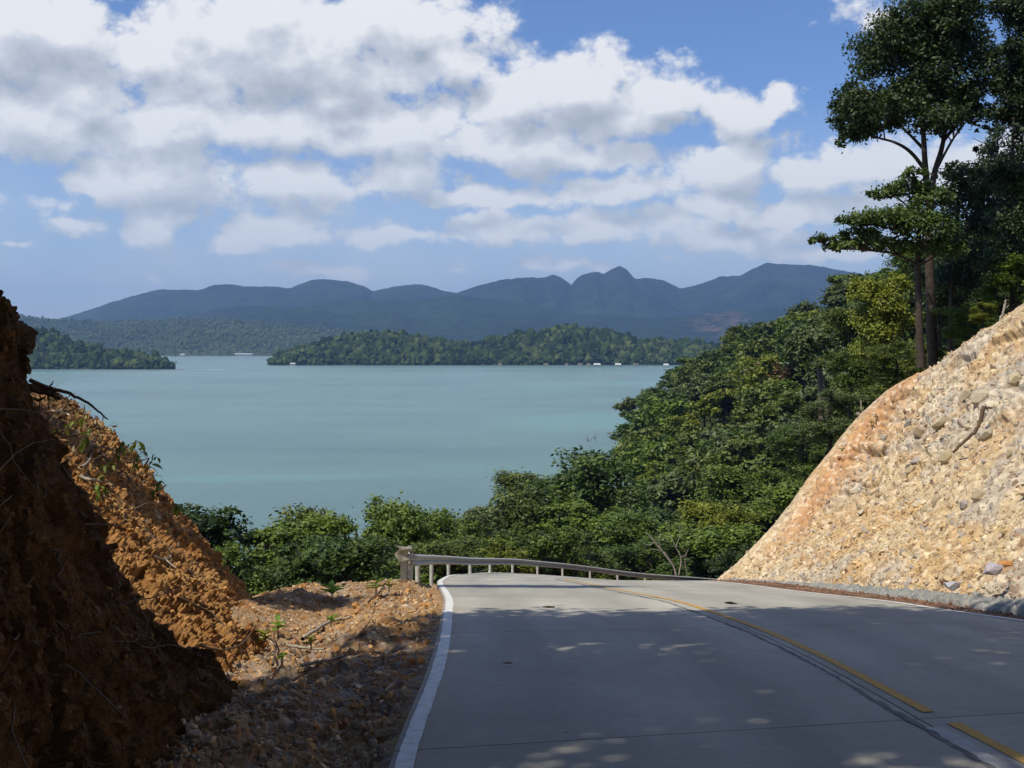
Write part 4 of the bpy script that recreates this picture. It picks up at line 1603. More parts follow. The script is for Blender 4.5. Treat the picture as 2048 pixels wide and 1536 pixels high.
def make_variant(kind, seed, leaf, n_clump, n_leaf):
    """unit tree: height 1 -> built at 10 m and scaled per copy"""
    global rng
    keep_ = rng
    rng = np.random.default_rng(seed)
    Ht = 10.0
    lobes = []
    if kind == 'round':
        for k in range(9):
            a = rng.uniform(0, 6.28)
            rr_ = rng.uniform(.6, 2.3)
            z = rng.uniform(4.8, 8.3)
            s = rng.uniform(1.1, 1.8)
            lobes.append((rr_ * math.cos(a), rr_ * math.sin(a), z, s, s, s * 1.0))
        lobes.append((0, 0, 8.6, 1.4, 1.4, 1.3))
        cb = 4
    elif kind == 'skirt':        # foliage almost to the ground, as at a wood's edge
        for k in range(15):
            a = rng.uniform(0, 6.28)
            z = rng.uniform(1.2, 8.6)
            w = 2.4 * math.sqrt(max(.1, 1 - ((z - 4) / 6) ** 2))
            rr_ = rng.uniform(.4, 1) * w
            s = rng.uniform(.95, 1.5)
            lobes.append((rr_ * math.cos(a), rr_ * math.sin(a), z, s, s, s * 1.05))
        lobes.append((0, 0, 8.9, 1.0, 1.0, .9))
        cb = 2
    elif kind == 'open':         # airy, limbs showing
        for k in range(10):
            a = rng.uniform(0, 6.28)
            rr_ = rng.uniform(1.0, 3.0)
            z = rng.uniform(4.2, 9.0)
            s = rng.uniform(.7, 1.2)
            lobes.append((rr_ * math.cos(a), rr_ * math.sin(a), z, s * 1.2, s * 1.2, s * .6))
        cb = 3.5
    elif kind == 'tall':
        for k in range(8):
            a = rng.uniform(0, 6.28)
            rr_ = rng.uniform(.3, 1.4)
            z = rng.uniform(5.5, 9.0)
            s = rng.uniform(.8, 1.25)
            lobes.append((rr_ * math.cos(a), rr_ * math.sin(a), z, s, s, s * .7))
        lobes.append((0, 0, 9.2, .9, .9, .7))
        cb = 5
    v, f, t = crown_leaves(lobes_split(lobes), n_clump, n_leaf, leaf, clump_r=.30)
    crown = mesh_np('crown', v, f, LEAF['mid green'], tone=t, link=False).data
    tv_, tf_ = trunk_mesh(Ht, .20 if kind != 'tall' else .16, lobes, cb)
    trunk = mesh_np('trunk', tv_, tf_, BARK, smooth=True, link=False).data
    rng = keep_
    VARIANTS.append((kind, crown, trunk))
    return len(VARIANTS) - 1


def lobes_split(lobes, n_sub=4):
    """break each lobe into smaller sub-lobes so that dark gaps show between them"""
    out = []
    for l in lobes:
        for _ in range(n_sub):
            d = rng.normal(size=3)
            d /= np.linalg.norm(d)
            out.append((l[0] + d[0] * l[3] * .62, l[1] + d[1] * l[4] * .62, l[2] + d[2] * l[5] * .6, l[3] * .52, l[4] * .52, l[5] * .56))
    return out


FARV = [make_variant('round', 201, .26, 260, 26), make_variant('round', 202, .26, 260, 26), make_variant('skirt', 203, .25, 330, 22),
        make_variant('skirt', 204, .25, 330, 22), make_variant('open', 205, .22, 240, 24), make_variant('tall', 206, .24, 200, 24)]
NEARV = [make_variant('skirt', 211, .135, 520, 34), make_variant('open', 212, .125, 420, 34), make_variant('round', 213, .135, 480, 34), make_variant('skirt', 214, .12, 520, 34)]


def place_tree(name, var, base, h, w, rot, tone, label, cat='tree', group=None, bark=None):
    kind, crown, trunk = VARIANTS[var]
    r = empty(name, base)
    tag(r, label, cat, group)
    r.rotation_euler = (0, 0, rot)
    r.scale = (w / 5.2, w / 5.2, h / 10)
    for nm, me in (('crown', crown), ('trunk', trunk)):
        o = bpy.data.objects.new(nm, me)
        COL.objects.link(o)
        o.parent = r
        if nm == 'crown':
            o.material_slots[0].link = 'OBJECT'
            o.material_slots[0].material = LEAF[tone]
        elif bark:
            o.material_slots[0].link = 'OBJECT'
            o.material_slots[0].material = bark
    return r


ORD = ['first', 'second', 'third', 'fourth', 'fifth', 'sixth', 'seventh', 'eighth', 'ninth', 'tenth', 'eleventh', 'twelfth', 'thirteenth', 'fourteenth',
       'fifteenth', 'sixteenth', 'seventeenth', 'eighteenth', 'nineteenth', 'twentieth']
TENS = {2: 'twenty', 3: 'thirty', 4: 'forty', 5: 'fifty', 6: 'sixty', 7: 'seventy', 8: 'eighty', 9: 'ninety'}


def ordinal(n):      # 1-based
    if n <= 20:
        return ORD[n - 1]
    t, u = divmod(n, 10)
    if u == 0:
        return TENS[t][:-1] + 'ieth'
    return TENS[t] + '-' + ORD[u - 1]


# outline of the wood against sea and sky, photo pixels
OUT = [(300, 1010), (350, 1018), (440, 1030), (640, 1018), (820, 1015), (950, 1010), (1030, 985), (1060, 945), (1110, 905), (1160, 905), (1190, 875), (1225, 830), (1250, 785), (1290, 770),
       (1340, 742), (1400, 722), (1440, 690), (1475, 640), (1530, 618), (1600, 588), (1680, 560), (1720, 540), (1800, 520), (1850, 480), (1900, 400), (1960, 330), (2060, 250), (2300, 100)]
OX = [q[0] for q in OUT]
OY = [q[1] for q in OUT]

# row of trees just behind the guard rail and the verge, one by one
HAND = [  # px, top py, width px, distance, variant, tone, label, category
    (400, 1012, 210, 42, 2, 'dark green', 'dark bushy tree right behind the toe of the left bank', 8.0),
    (455, 1075, 130, 38, 3, 'mid green', 'low shrubby tree filling in behind the orange bank toe', 5.5),
    (530, 1025, 205, 45, 1, 'mid green', 'wide airy tree with sea showing through its crown behind the gravel', 7.5),
    (625, 1018, 170, 50, 2, 'olive green', 'olive tree with rounded top between the airy tree and the guardrail', 8.0),
    (585, 1080, 150, 40, 3, 'dark green', 'dark undergrowth tree behind the hollow in the gravel', 5.0),
    (712, 1016, 170, 46, 1, 'mid green', 'leafy tree directly left of the guardrail end, sea behind its top', 7.8),
    (690, 1075, 160, 38, 0, 'dark green', 'shaded bushy tree behind the bright seedling on the verge', 5.2),
    (795, 1013, 150, 52, 0, 'mid green', 'tree whose top rises straight above the guardrail end wing', 8.5),
    (765, 1070, 140, 42, 3, 'dark green', 'dark low tree behind the guardrail end post', 5.5),
    (868, 1020, 150, 56, 2, 'mid green', 'round tree behind the first stretch of guardrail posts', 8.5),
    (935, 1030, 130, 60, 3, 'mid green', 'short round tree behind the guardrail left of the yellow green bush', 8.0),
    (965, 1010, 120, 78, 1, 'grey green', 'hazy grey green tree standing farther off by the water', 9.5),
    (1000, 1072, 110, 56, 3, 'yellow green', 'yellow green bush showing above the guardrail', 5.5),
    (900, 1080, 140, 47, 0, 'olive green', 'low olive bush right above the guardrail beam', 4.8),
    (1075, 1060, 130, 62, 0, 'mid green', 'green bush above the highest part of the guardrail curve', 6.5),
    (1150, 1055, 140, 66, 3, 'olive green', 'olive scrub tree over the middle of the guardrail', 7.0),
    (1120, 985, 160, 84, 1, 'mid green', 'spreading tree at the left end of the wooded headland', 9.0),
    (1180, 905, 190, 92, 2, 'dark green', 'large dark tree rising over the middle of the guardrail', 15.0),
    (1060, 950, 120, 110, 0, 'olive green', 'small olive tree at the water edge left of the large dark tree', 9.0),
    (1240, 1030, 130, 76, 0, 'mid green', 'mid green tree behind the pale dead branches', 8.0),
    (1300, 1070, 150, 70, 3, 'dark green', 'dark scrub tree left of the pale dead branches', 6.0),
    (1420, 1050, 170, 74, 0, 'mid green', 'green tree behind the foot of the rubble slope', 8.5),
    (1500, 1080, 120, 62, 3, 'dark green', 'dark bush against the lower edge of the rubble slope', 6.0),
]
hand_xy = []
for i, (px, py, wpx, Y, v, tone, lab, h) in enumerate(HAND):
    x, y, z = P(px, py, Y)
    place_tree('broadleaf_tree', NEARV[v], (x, y, z - h), h, wpx / F * Y * 1.35, random.uniform(0, 6.28), tone, lab, 'tree')
    hand_xy.append((x, y, 2.0))

# the wooded headland
cand = []
r2 = np.random.default_rng(31)
pts = []
for _ in range(60000):
    y = 66 + 290 * r2.random() ** 1.15
    pxx = r2.uniform(1010, 2110)
    x = (pxx - 1024) / F * y
    sp_ = 4.2 + y * .014
    if any((x - a_) ** 2 + (y - b_) ** 2 < sp_ ** 2 for a_, b_, _ in pts):
        continue
    pts.append((x, y, sp_))
pts = [q for q in pts]
arr_ = np.array(pts)
hz = H(arr_[:, 0], arr_[:, 1])
toneset = ['mid green'] * 6 + ['dark green'] * 4 + ['olive green'] * 4 + ['yellow green'] * 3 + ['grey green'] * 2
forest = []
for (x, y, sp_), z in zip(pts, hz):
    if z < .25:
        continue
    pxx = PX(x, y)
    lim = EYE + (690 - np.interp(pxx, OX, OY) - r2.uniform(-9, 10)) / F * y
    h = r2.uniform(8.0, 13.5) if y < 120 else r2.uniform(10, 17)
    if y < 85:
        h *= .75
    if lim - z < 3.2:
        continue
    if pxx < 1520 and y < 78:
        continue
    if z + h > lim:
        z = lim - h if h - (lim - z) < 2.5 else z
        h = lim - z
    if h < 4.0:
        continue
    # hidden behind the cutting?
    if pxx > 1500 and y < 75 and pxx > 1650:
        pass
    forest.append([x, y, z, h, min(r2.uniform(1.15, 1.5) * sp_ * 1.1, h * .92), pxx])
print('forest candidates', len(forest))
# nearest / largest first, up to 245 as individuals
forest.sort(key=lambda q: -(q[3] / q[1]))


def visible_guess(q):
    """rough test: is the tree top above everything nearer in its column?"""
    top_y = 690 - (q[2] + q[3] - EYE) / q[1] * F
    for p in forest:
        if p is q or p[1] >= q[1] - 1:
            continue
        if abs(p[5] - q[5]) < .36 * p[4] / p[1] * F:
            ty = 690 - (p[2] + p[3] * .9 - EYE) / p[1] * F
            if ty < top_y - 2:
                return False
    # the cutting hides what is below its crest line
    cl = np.interp(q[5], [1425, 1555, 1705, 1790, 1965, 2070, 2300], [1166, 1042, 850, 786, 662, 592, 450])
    return top_y < cl or q[5] < 1425


forest = [q for q in forest if visible_guess(q)]
print('forest in view', len(forest))
forest = forest[:262]
zones = {'ridge': [], 'upper': [], 'middle': [], 'lower': [], 'shore': []}
for q in forest:
    ty = 690 - (q[2] + q[3] - EYE) / q[1] * F
    edge_y = np.interp(q[5], OX, OY)
    if ty < edge_y + 28:
        z_ = 'ridge'
    elif q[2] < 3.5:
        z_ = 'shore'
    elif ty < 760:
        z_ = 'upper'
    elif ty < 900:
        z_ = 'middle'
    else:
        z_ = 'lower'
    zones[z_].append(q)
phr = {'ridge': 'on the skyline of the wooded headland', 'upper': 'high on the headland slope below the skyline', 'middle': 'halfway up the wooded headland slope',
       'lower': 'low on the headland slope behind the guardrail', 'shore': 'near the water edge of the headland'}
for zn, qs in zones.items():
    qs.sort(key=lambda q: q[5])
    for i, q in enumerate(qs):
        tone = toneset[int(r2.integers(len(toneset)))]
        if 1380 < q[5] < 1620 and q[1] > 120 and r2.random() < .03:
            tone = 'rusty'
        if q[1] > 110:
            var = FARV[int(r2.choice([0, 1, 0, 1, 2, 3, 4, 5]))]
        else:
            var = NEARV[int(r2.choice([0, 2, 3, 1]))]
        nm = {'rusty': 'rusty brown'}.get(tone, tone)
        lab = f"{nm} tree {phr[zn]}, {ordinal(i + 1)} from the sea"
        place_tree('forest_tree', var, (q[0], q[1], q[2] - .2), q[3], q[4], r2.uniform(0, 6.28), tone, lab, 'tree', 'forest trees on the headland')

# understorey: low shrubs that close the wood's floor, too many to count
uv, uf, ut = [], [], []
n_ = 5200
uy = 64 + 280 * rng.random(n_) ** 1.3
ux = (rng.uniform(960, 2090, n_) - 1024) / F * uy
uz = H(ux, uy)
mk = (uz > .3) & ((uy > 77) | (ux / uy > .24))
ux, uy, uz = ux[mk], uy[mk], uz[mk]
cpos = np.stack([ux, uy, uz + .8], -1)
m_l = 26
off_ = rng.normal(size=(len(cpos), m_l, 3)) * np.array([1.1, 1.1, .7]) * (.6 + uy / 180)[:, None, None]
pos = (cpos[:, None] + off_).reshape(-1, 3)
nn = rng.normal(size=pos.shape) * .6 + np.array([0, 0, .6])
nn /= np.linalg.norm(nn, axis=1, keepdims=True)
v, f = leaf_quads(pos, nn, np.repeat(.16 + uy / 900, m_l) * rng.uniform(.7, 1.2, len(pos)), .55)
o = mesh_np('undergrowth', v, f, LEAF['dark green'], tone=np.repeat(np.clip(np.repeat(rng.uniform(.1, .9, len(cpos)), m_l) + rng.normal(0, .1, len(pos)), 0, 1), 4))
tag(o, kind='stuff')
# undergrowth on the drop behind the rail
n_ = 2600
uy = rng.uniform(21, 66, n_)
ux = rng.uniform(-24, 16, n_)
rx_ = np.interp(uy, [q[1] for q in RAIL_B], [q[0] for q in RAIL_B])
mk = ux < rx_ - 1.6
ux, uy = ux[mk], uy[mk]
uz = H(ux, uy)
cpos = np.stack([ux, uy, uz + .35], -1)
lim = EYE - .232 * uy
mk = cpos[:, 2] < lim
cpos = cpos[mk]
pos = (cpos[:, None] + rng.normal(size=(len(cpos), 36, 3)) * np.array([.5, .5, .35])).reshape(-1, 3)
nn = rng.normal(size=pos.shape) * .6 + np.array([0, 0, .6])
nn /= np.linalg.norm(nn, axis=1, keepdims=True)
v, f = leaf_quads(pos, nn, rng.uniform(.06, .12, len(pos)), .5)
o = mesh_np('slope_undergrowth', v, f, LEAF['mid green'], tone=np.repeat(rng.uniform(0, 1, len(pos)), 4))
tag(o, kind='stuff')


# ------------------------------------------------------------------ hero trees above the cutting
def pix_tree(name, label, Y, lobes_px, trunks, n_clump, n_leaf, leaf, tone, bark=BARK, base_px=None, extra=None, clump_r=.22, low=-.55, depth=.9, up=.5, split=False):
    """tree laid out from photo pixels at distance Y, with its own depth"""
    bx, by, bz = P(base_px[0], base_px[1], Y)
    r = empty(name, (bx, by, bz))
    tag(r, label, 'tree')
    s = Y / F
    o3 = np.array([bx, by, bz])

    def q(px, py, dy=0.0):
        return np.array(P(px, py, Y + dy)) - o3
    lobes = []
    for l in lobes_px:
        dy = l[4] if len(l) > 4 else rng.uniform(-1, 1) * l[2] * s * .6
        c = q(l[0], l[1], dy)
        lobes.append((c[0], c[1], c[2], l[2] * s, l[2] * s * depth, l[3] * s))
    if split:
        lobes = lobes_split(lobes, 8)
    if lobes:
        v, f, t = crown_leaves(lobes, n_clump, n_leaf, leaf, clump_r, low, up=up)
        mesh_np('crown', v, f, LEAF[tone], tone=t, parent=r)
    parts = []
    for (pts_, r0_, r1_) in trunks:
        pp_ = catmull([q(*a_) for a_ in pts_], len(pts_) * 5)
        parts.append(tube(pp_, np.linspace(r0_, r1_, len(pp_)), 8))
    # twigs into the lobes from the nearest trunk point
    allp = np.concatenate([catmull([q(*a_) for a_ in t_[0]], 14) for t_ in trunks])
    for l in lobes:
        c = np.array(l[:3])
        d = np.linalg.norm(allp - (c + np.array([0, 0, -l[5]])), axis=1)
        sp0 = allp[int(np.argmin(d))]
        for k in range(1 if split else 4):
            e = c + rng.normal(size=3) * np.array(l[3:6]) * .5
            parts.append(tube(wob(sp0, e, 7, .045), np.linspace(.030 if split else .045, .010, 7), 5))
    v, f = join(parts)
    mesh_np('trunk', v, f, bark, smooth=True, parent=r)
    return r


pix_tree('tall_tree', 'tall dark broadleaf tree with forked trunk and domed crown above the cutting', 37,
         [(1840, 50, 95, 48), (1765, 120, 80, 55), (1905, 70, 85, 70), (1720, 215, 62, 50), (1705, 262, 42, 30), (1790, 195, 85, 55), (1870, 150, 95, 70), (1945, 150, 50, 60),
          (1930, 215, 55, 45), (1850, 235, 70, 34), (1760, 250, 45, 22), (1690, 225, 35, 22), (1800, 75, 55, 40), (1920, 20, 50, 35)],
         [([(1866, 735), (1862, 620), (1858, 480), (1862, 400), (1868, 350), (1885, 290), (1895, 220, .5), (1890, 150, .6)], .20, .04),
          ([(1862, 440), (1852, 350), (1848, 290, -.3), (1845, 230), (1842, 150), (1845, 90)], .13, .03),
          ([(1850, 340), (1822, 305), (1790, 285, -.5), (1745, 272), (1710, 250)], .075, .02),
          ([(1849, 300), (1815, 265, .5), (1780, 235), (1750, 215)], .06, .02),
          ([(1888, 280), (1925, 235, .6), (1955, 200), (1970, 170)], .07, .02),
          ([(1872, 340), (1905, 280, -.5), (1935, 240)], .06, .02),
          ([(1846, 220), (1815, 180), (1790, 130, -.4)], .05, .015)],
         2500, 22, .078, 'deep green', base_px=(1866, 735), clump_r=.24, low=-.6, split=True)

pix_tree('layered_tree', 'bright leaved tree with flat tiered branches in front of the forked trunk', 34.5,
         [(1645, 480, 26, 9), (1680, 492, 40, 13), (1735, 488, 52, 16), (1700, 442, 34, 11), (1745, 440, 50, 17), (1775, 388, 40, 12), (1815, 380, 50, 18), (1830, 350, 28, 14),
          (1800, 440, 60, 26), (1850, 455, 60, 36), (1790, 495, 56, 14), (1860, 400, 45, 26), (1880, 500, 48, 24), (1720, 466, 40, 9)],
         [([(1842, 735), (1838, 640), (1836, 520), (1838, 440), (1832, 370)], .15, .04), ([(1836, 530), (1790, 508), (1730, 500), (1670, 496), (1640, 482)], .05, .012),
          ([(1837, 480), (1790, 460), (1740, 448), (1700, 445)], .045, .012), ([(1836, 430), (1800, 400), (1775, 390)], .04, .012)],
         620, 26, .075, 'dark green', base_px=(1842, 735), clump_r=.17, low=-.3, up=.9)

pix_tree('slender_tree', 'slender tree with thin trunk right of the forked tree', 41,
         [(1905, 390, 34, 28), (1925, 350, 40, 24), (1960, 380, 50, 40), (1935, 440, 50, 40), (1985, 440, 44, 50), (1910, 340, 22, 12), (1950, 520, 60, 40), (1905, 560, 50, 30)],
         [([(1900, 720), (1902, 600), (1912, 480), (1922, 380), (1925, 340)], .10, .03), ([(1908, 500), (1950, 430), (1975, 390)], .05, .015)],
         330, 30, .085, 'deep green', base_px=(1900, 720))

pix_tree('edge_tree', 'dark tree with clotted foliage reaching out of the top right corner', 40,
         [(2035, 20, 50, 40), (2005, 15, 30, 24), (2060, 80, 55, 45), (2010, 95, 26, 22), (2035, 150, 62, 40), (1995, 170, 32, 30), (2050, 215, 60, 34), (2005, 225, 34, 20), (2090, 140, 60, 80), (2080, 20, 50, 60)],
         [([(2075, 700), (2072, 500), (2068, 300), (2060, 120), (2050, 20)], .20, .06), ([(2070, 280), (2040, 220), (2005, 190)], .07, .02)],
         1500, 22, .08, 'deep green', base_px=(2075, 700), clump_r=.26, split=True)

pix_tree('bare_tiered_tree', 'thin straight tree with nearly bare tiered branches below the dark corner crown', 38.5,
         [(1965, 258, 14, 6), (1985, 300, 14, 6), (2050, 262, 26, 10), (1948, 300, 10, 5), (2020, 345, 40, 14), (2048, 380, 40, 26), (1995, 360, 30, 14), (2030, 440, 50, 34), (2010, 510, 50, 40), (2060, 540, 50, 50)],
         [([(2024, 700), (2025, 500), (2026, 330), (2027, 235)], .11, .035), ([(2026, 250), (1990, 262), (1955, 252)], .03, .008), ([(2026, 290), (1985, 292), (1945, 276)], .03, .008),
          ([(2026, 310), (1990, 312), (1950, 300)], .028, .008), ([(2027, 262), (2060, 252), (2090, 240)], .03, .008), ([(2026, 285), (2060, 280), (2095, 270)], .03, .008), ([(2026, 330), (1990, 322), (1965, 318)], .03, .008)],
         300, 26, .085, 'deep green', base_px=(2024, 700))

pix_tree('leafy_sapling', 'sunlit yellow green sapling on the slope left of the tall trunks', 46,
         [(1740, 590, 40, 28), (1775, 610, 40, 30), (1730, 640, 36, 26), (1790, 570, 30, 22), (1765, 660, 44, 30), (1720, 570, 24, 16), (1800, 640, 36, 32), (1750, 700, 46, 32)],
         [([(1770, 760), (1768, 680), (1760, 620), (1750, 585)], .07, .02), ([(1767, 670), (1795, 620), (1800, 580)], .035, .012)],
         520, 26, .075, 'yellow green', base_px=(1770, 760), clump_r=.17)

pix_tree('pale_trunk_tree', 'tree with two bare pale brown trunks standing in the middle of the slope', 92,
         [(1625, 672, 38, 18), (1600, 690, 34, 14), (1650, 700, 34, 16), (1635, 650, 26, 12), (1610, 712, 26, 10)],
         [([(1642, 850), (1640, 780), (1634, 720), (1625, 680)], .26, .07), ([(1658, 850), (1648, 780), (1642, 730), (1650, 700)], .20, .06), ([(1634, 725), (1610, 705), (1595, 692)], .09, .03)],
         150, 26, .20, 'grey green', bark=surf_mat('brown_bark', (.20, .15, .11), (.12, .09, .06), scale=2), base_px=(1642, 850))

for (px, py, wpx, hpx, Y, tone, lab) in (
        (1700, 760, 90, 120, 60, 'mid green', 'bush with hanging leaves above the far crest of the cutting'),
        (1790, 735, 110, 110, 43, 'olive green', 'soft olive shrub touching the crest of the cutting below the tall trunks'),
        (1850, 712, 50, 40, 38, 'yellow green', 'bright drooping seedling at the foot of the tall trunks'),
        (1930, 650, 100, 90, 36, 'mid green', 'leafy shrub on the crest right of the tall trunks'),
        (1965, 625, 46, 44, 34, 'yellow green', 'bright green seedling beside the pale leaning stick'),
        (2030, 570, 110, 110, 38, 'mid green', 'shrub growing over the crest at the right edge'),
        (1660, 830, 110, 110, 56, 'grey green', 'rounded grey green shrub below the fallen pale branches'),
        (1610, 900, 120, 120, 60, 'dark green', 'dark rounded shrub behind the steepest part of the cutting edge'),
        (1880, 600, 130, 160, 50, 'deep green', 'dark bushy tree filling the gap behind the tall trunks'),
        (1960, 560, 140, 200, 52, 'deep green', 'dark tree behind the slender tree'),
        (2040, 500, 150, 260, 50, 'deep green', 'large dark tree behind the bare tiered tree'),
        (1820, 560, 110, 140, 56, 'mid green', 'mid green tree behind the layered tree'),
        (1700, 690, 110, 130, 70, 'olive green', 'olive tree on the slope below the sunlit sapling'),
        (1990, 400, 120, 300, 56, 'deep green', 'tall dark tree in the dense wood at the right'),
        (2080, 330, 150, 420, 60, 'deep green', 'tallest dark tree of the dense wood at the right edge')):
    base_ = P(px, py + hpx * .62, Y)
    h_ = hpx / F * Y * 1.15
    place_tree('shrub' if hpx < 130 else 'broadleaf_tree', NEARV[random.choice([0, 2, 3])], base_, h_, wpx / F * Y * 1.15, random.uniform(0, 6), tone, lab, 'shrub' if hpx < 130 else 'tree')


# bare branches
def bare(name, label, cat, Y, paths, mat, loc=None, sides=5):
    if Y is None:
        new = []
        for pts_, r0_, r1_ in paths:
            ys = [surf_Y(a_[0], a_[1]) for a_ in pts_]
            known = [y_ for y_ in ys if y_ is not None] or [surf_Y(pts_[0][0], pts_[0][1], 40) or 12.0]
            last = known[0]
            q2 = []
            for a_, y_ in zip(pts_, ys):
                if y_ is not None and abs(y_ - last) < 2.0:
                    last = y_
                q2.append((a_[0], a_[1], last - .06))
            new.append((q2, r0_, r1_))
        paths = new
        Y = 0.0
    b = np.array(P(*paths[0][0][0][:2], Y + (paths[0][0][0][2] if len(paths[0][0][0]) > 2 else 0)))
    parts = []
    for pts_, r0_, r1_ in paths:
        q_ = catmull([np.array(P(a_[0], a_[1], Y + (a_[2] if len(a_) > 2 else 0))) - b for a_ in pts_], len(pts_) * 4)
        q_[1:-1] += rng.normal(0, r0_ * .16, (len(q_) - 2, 3))
        parts.append(tube(q_, np.linspace(r0_, r1_, len(q_)), sides))
    v, f = join(parts)
    o = mesh_np(name, v, f, mat, smooth=True)
    o.location = b
    tag(o, label, cat)
    return o


dead = [([(1352, 1150), (1345, 1130), (1322, 1100), (1302, 1075), (1292, 1065)], .075, .025), ([(1345, 1130), (1330, 1105), (1300, 1098)], .03, .01), ([(1358, 1150), (1362, 1118), (1352, 1095), (1340, 1070), (1332, 1050)], .05, .012),
        ([(1361, 1115), (1372, 1108), (1366, 1095)], .025, .008), ([(1322, 1100), (1318, 1080), (1322, 1062)], .025, .008), ([(1374, 1148), (1370, 1120), (1378, 1095)], .03, .01),
        ([(1352, 1092), (1360, 1070), (1358, 1050)], .025, .008), ([(1310, 1085), (1296, 1090), (1285, 1085)], .02, .006)]
bare('dead_tree', 'pale leafless dead tree standing behind the guardrail near the rubble slope', 'dead tree', 66, dead, PALE)
bare('dead_stick', 'pale grey dead trunk leaning on the crest of the cutting at the right', 'dead trunk', 30, [([(1993, 668), (1999, 645), (2008, 618), (2012, 600)], .055, .03), ([(2006, 622), (2018, 610)], .02, .01)], PALE)
bare('fallen_branch', 'pale fallen branch sticking out over the upper edge of the cutting', 'branch', 34, [([(1712, 826), (1724, 834), (1738, 842)], .07, .05), ([(1722, 800), (1724, 822), (1740, 820), (1755, 815)], .03, .015)], PALE)
bare('crack_strand', 'dark reddish strand added in place of the dark crack in the rock face', 'crack strand', 22.6, [([(1968, 812), (1960, 840), (1950, 862), (1925, 885), (1905, 905)], .05, .03), ([(1966, 815), (1985, 816)], .035, .02)], TWIG)  # tube added where the rock has only a dark crack

# long roots and twigs on the left banks
TW = [
    ('long bare root arching out from the dark bank over the sea', 7.2, [([(60, 760), (98, 776), (130, 782), (145, 790), (175, 805), (195, 820), (207, 832), (216, 839)], .016, .004), ([(140, 786), (138, 794)], .005, .003), ([(207, 832), (205, 844)], .004, .002)]),
    ('short thick root stub pointing out below the long bare root', 7.2, [([(50, 770), (80, 780), (105, 788), (115, 796)], .030, .020), ([(55, 795), (75, 800), (90, 796)], .012, .008)]),
    ('dark twig standing up at the top of the near bank', 7.0, [([(15, 655), (8, 640), (2, 628)], .018, .012), ([(2, 630), (9, 624)], .008, .005)]),
    ('thin root hanging straight down under the overhang', 7.3, [([(78, 770), (80, 800), (78, 822)], .006, .004), ([(92, 776), (98, 800), (97, 820)], .007, .004)]),
    ('curling twig against the water beside the overhang', 7.3, [([(96, 775), (104, 768), (106, 763)], .007, .004), ([(112, 785), (125, 792), (132, 803)], .005, .002)]),
    ('straight dark twig sticking out from the crest of the lit bank', 12.6, [([(185, 893), (215, 896), (235, 903), (257, 905)], .016, .006)]),
    ('pale broken branch lying where lit and shaded bank meet', 8.6, [([(160, 952), (172, 958), (185, 960), (200, 962)], .022, .014), ([(172, 948), (178, 956), (192, 962), (205, 964)], .012, .006)]),
    ('pale bent twig curving up the lit bank below the crest', 10.5, [([(162, 934), (175, 925), (183, 908), (184, 893), (178, 880)], .014, .008)]),
    ('forked twig jutting toward the sea above the wilted leaves', 12.8, [([(255, 925), (280, 921), (296, 917)], .013, .008), ([(288, 934), (298, 916)], .018, .012)]),
    ('dark stub at the crest just above the trees', 13.8, [([(312, 982), (325, 975), (332, 970)], .02, .012), ([(315, 990), (334, 996)], .028, .018)]),
    ('white twig lying on the lit bank above its middle', 11.5, [([(305, 1112), (330, 1118), (342, 1112), (338, 1100), (345, 1092)], .014, .007), ([(330, 1118), (352, 1136)], .010, .006)]),
    ('long dark branch running down the foot of the lit bank', 9.2, [([(290, 1160), (330, 1190), (370, 1230), (410, 1262), (450, 1290)], .022, .014)]),
    ('thin curved branch dipping from the bank into the ditch', 9.6, [([(355, 1196), (400, 1215), (430, 1232), (455, 1262), (468, 1280)], .016, .008)]),
    ('black arching twig above the ditch of stones', 8.6, [([(400, 1290), (440, 1300), (480, 1290), (505, 1262), (512, 1250)], .012, .006), ([(480, 1290), (500, 1280), (545, 1262)], .008, .004)]),
    ('upright forked twig standing in the ditch', 8.7, [([(545, 1330), (550, 1300), (548, 1275), (552, 1250)], .012, .005), ([(549, 1285), (515, 1262), (490, 1262)], .008, .003), ([(550, 1300), (535, 1312), (520, 1330)], .008, .003)]),
    ('tangled dark twig on the right side of the ditch', 8.5, [([(580, 1300), (598, 1310), (612, 1330), (600, 1350), (585, 1360)], .010, .004), ([(590, 1275), (600, 1300), (612, 1308)], .007, .003), ([(560, 1288), (585, 1300), (590, 1330)], .007, .003), ([(598, 1345), (625, 1338), (640, 1320)], .007, .003)]),
    ('grey weathered pole lying across the sunlit gravel', 11.8, [([(605, 1278), (635, 1258), (665, 1242), (700, 1234)], .026, .018)]),
    ('grey root curving over the lower gravel', 9.0, [([(575, 1290), (610, 1296), (640, 1298), (650, 1297)], .018, .009)]),
    ('grey root lying lower on the gravel at the edge of the shade', 9.0, [([(600, 1330), (640, 1322), (665, 1318), (690, 1312)], .016, .01)]),
    ('dry twig lying on the gravel near the guardrail end', 16.5, [([(735, 1205), (745, 1196), (758, 1186), (762, 1182)], .02, .01)]),
    ('brown twig crossing the wilted leaves on the bank crest', 12.4, [([(200, 905), (225, 930), (250, 945), (262, 960)], .018, .01)]),
    ('thin hooked twig beside the gravel shadow', 8.4, [([(668, 1318), (690, 1290), (720, 1268), (745, 1232), (750, 1205)], .006, .003)]),
    ('pale twig lying in the shade below the ditch', 7.6, [([(520, 1360), (545, 1348), (560, 1330)], .010, .005)]),
]
for i, (lab, Y, paths) in enumerate(TW):
    bare('twig', lab, 'twig', Y if i < 5 else None, paths, PALE if ('pale' in lab or 'white' in lab or 'grey' in lab) else TWIG)
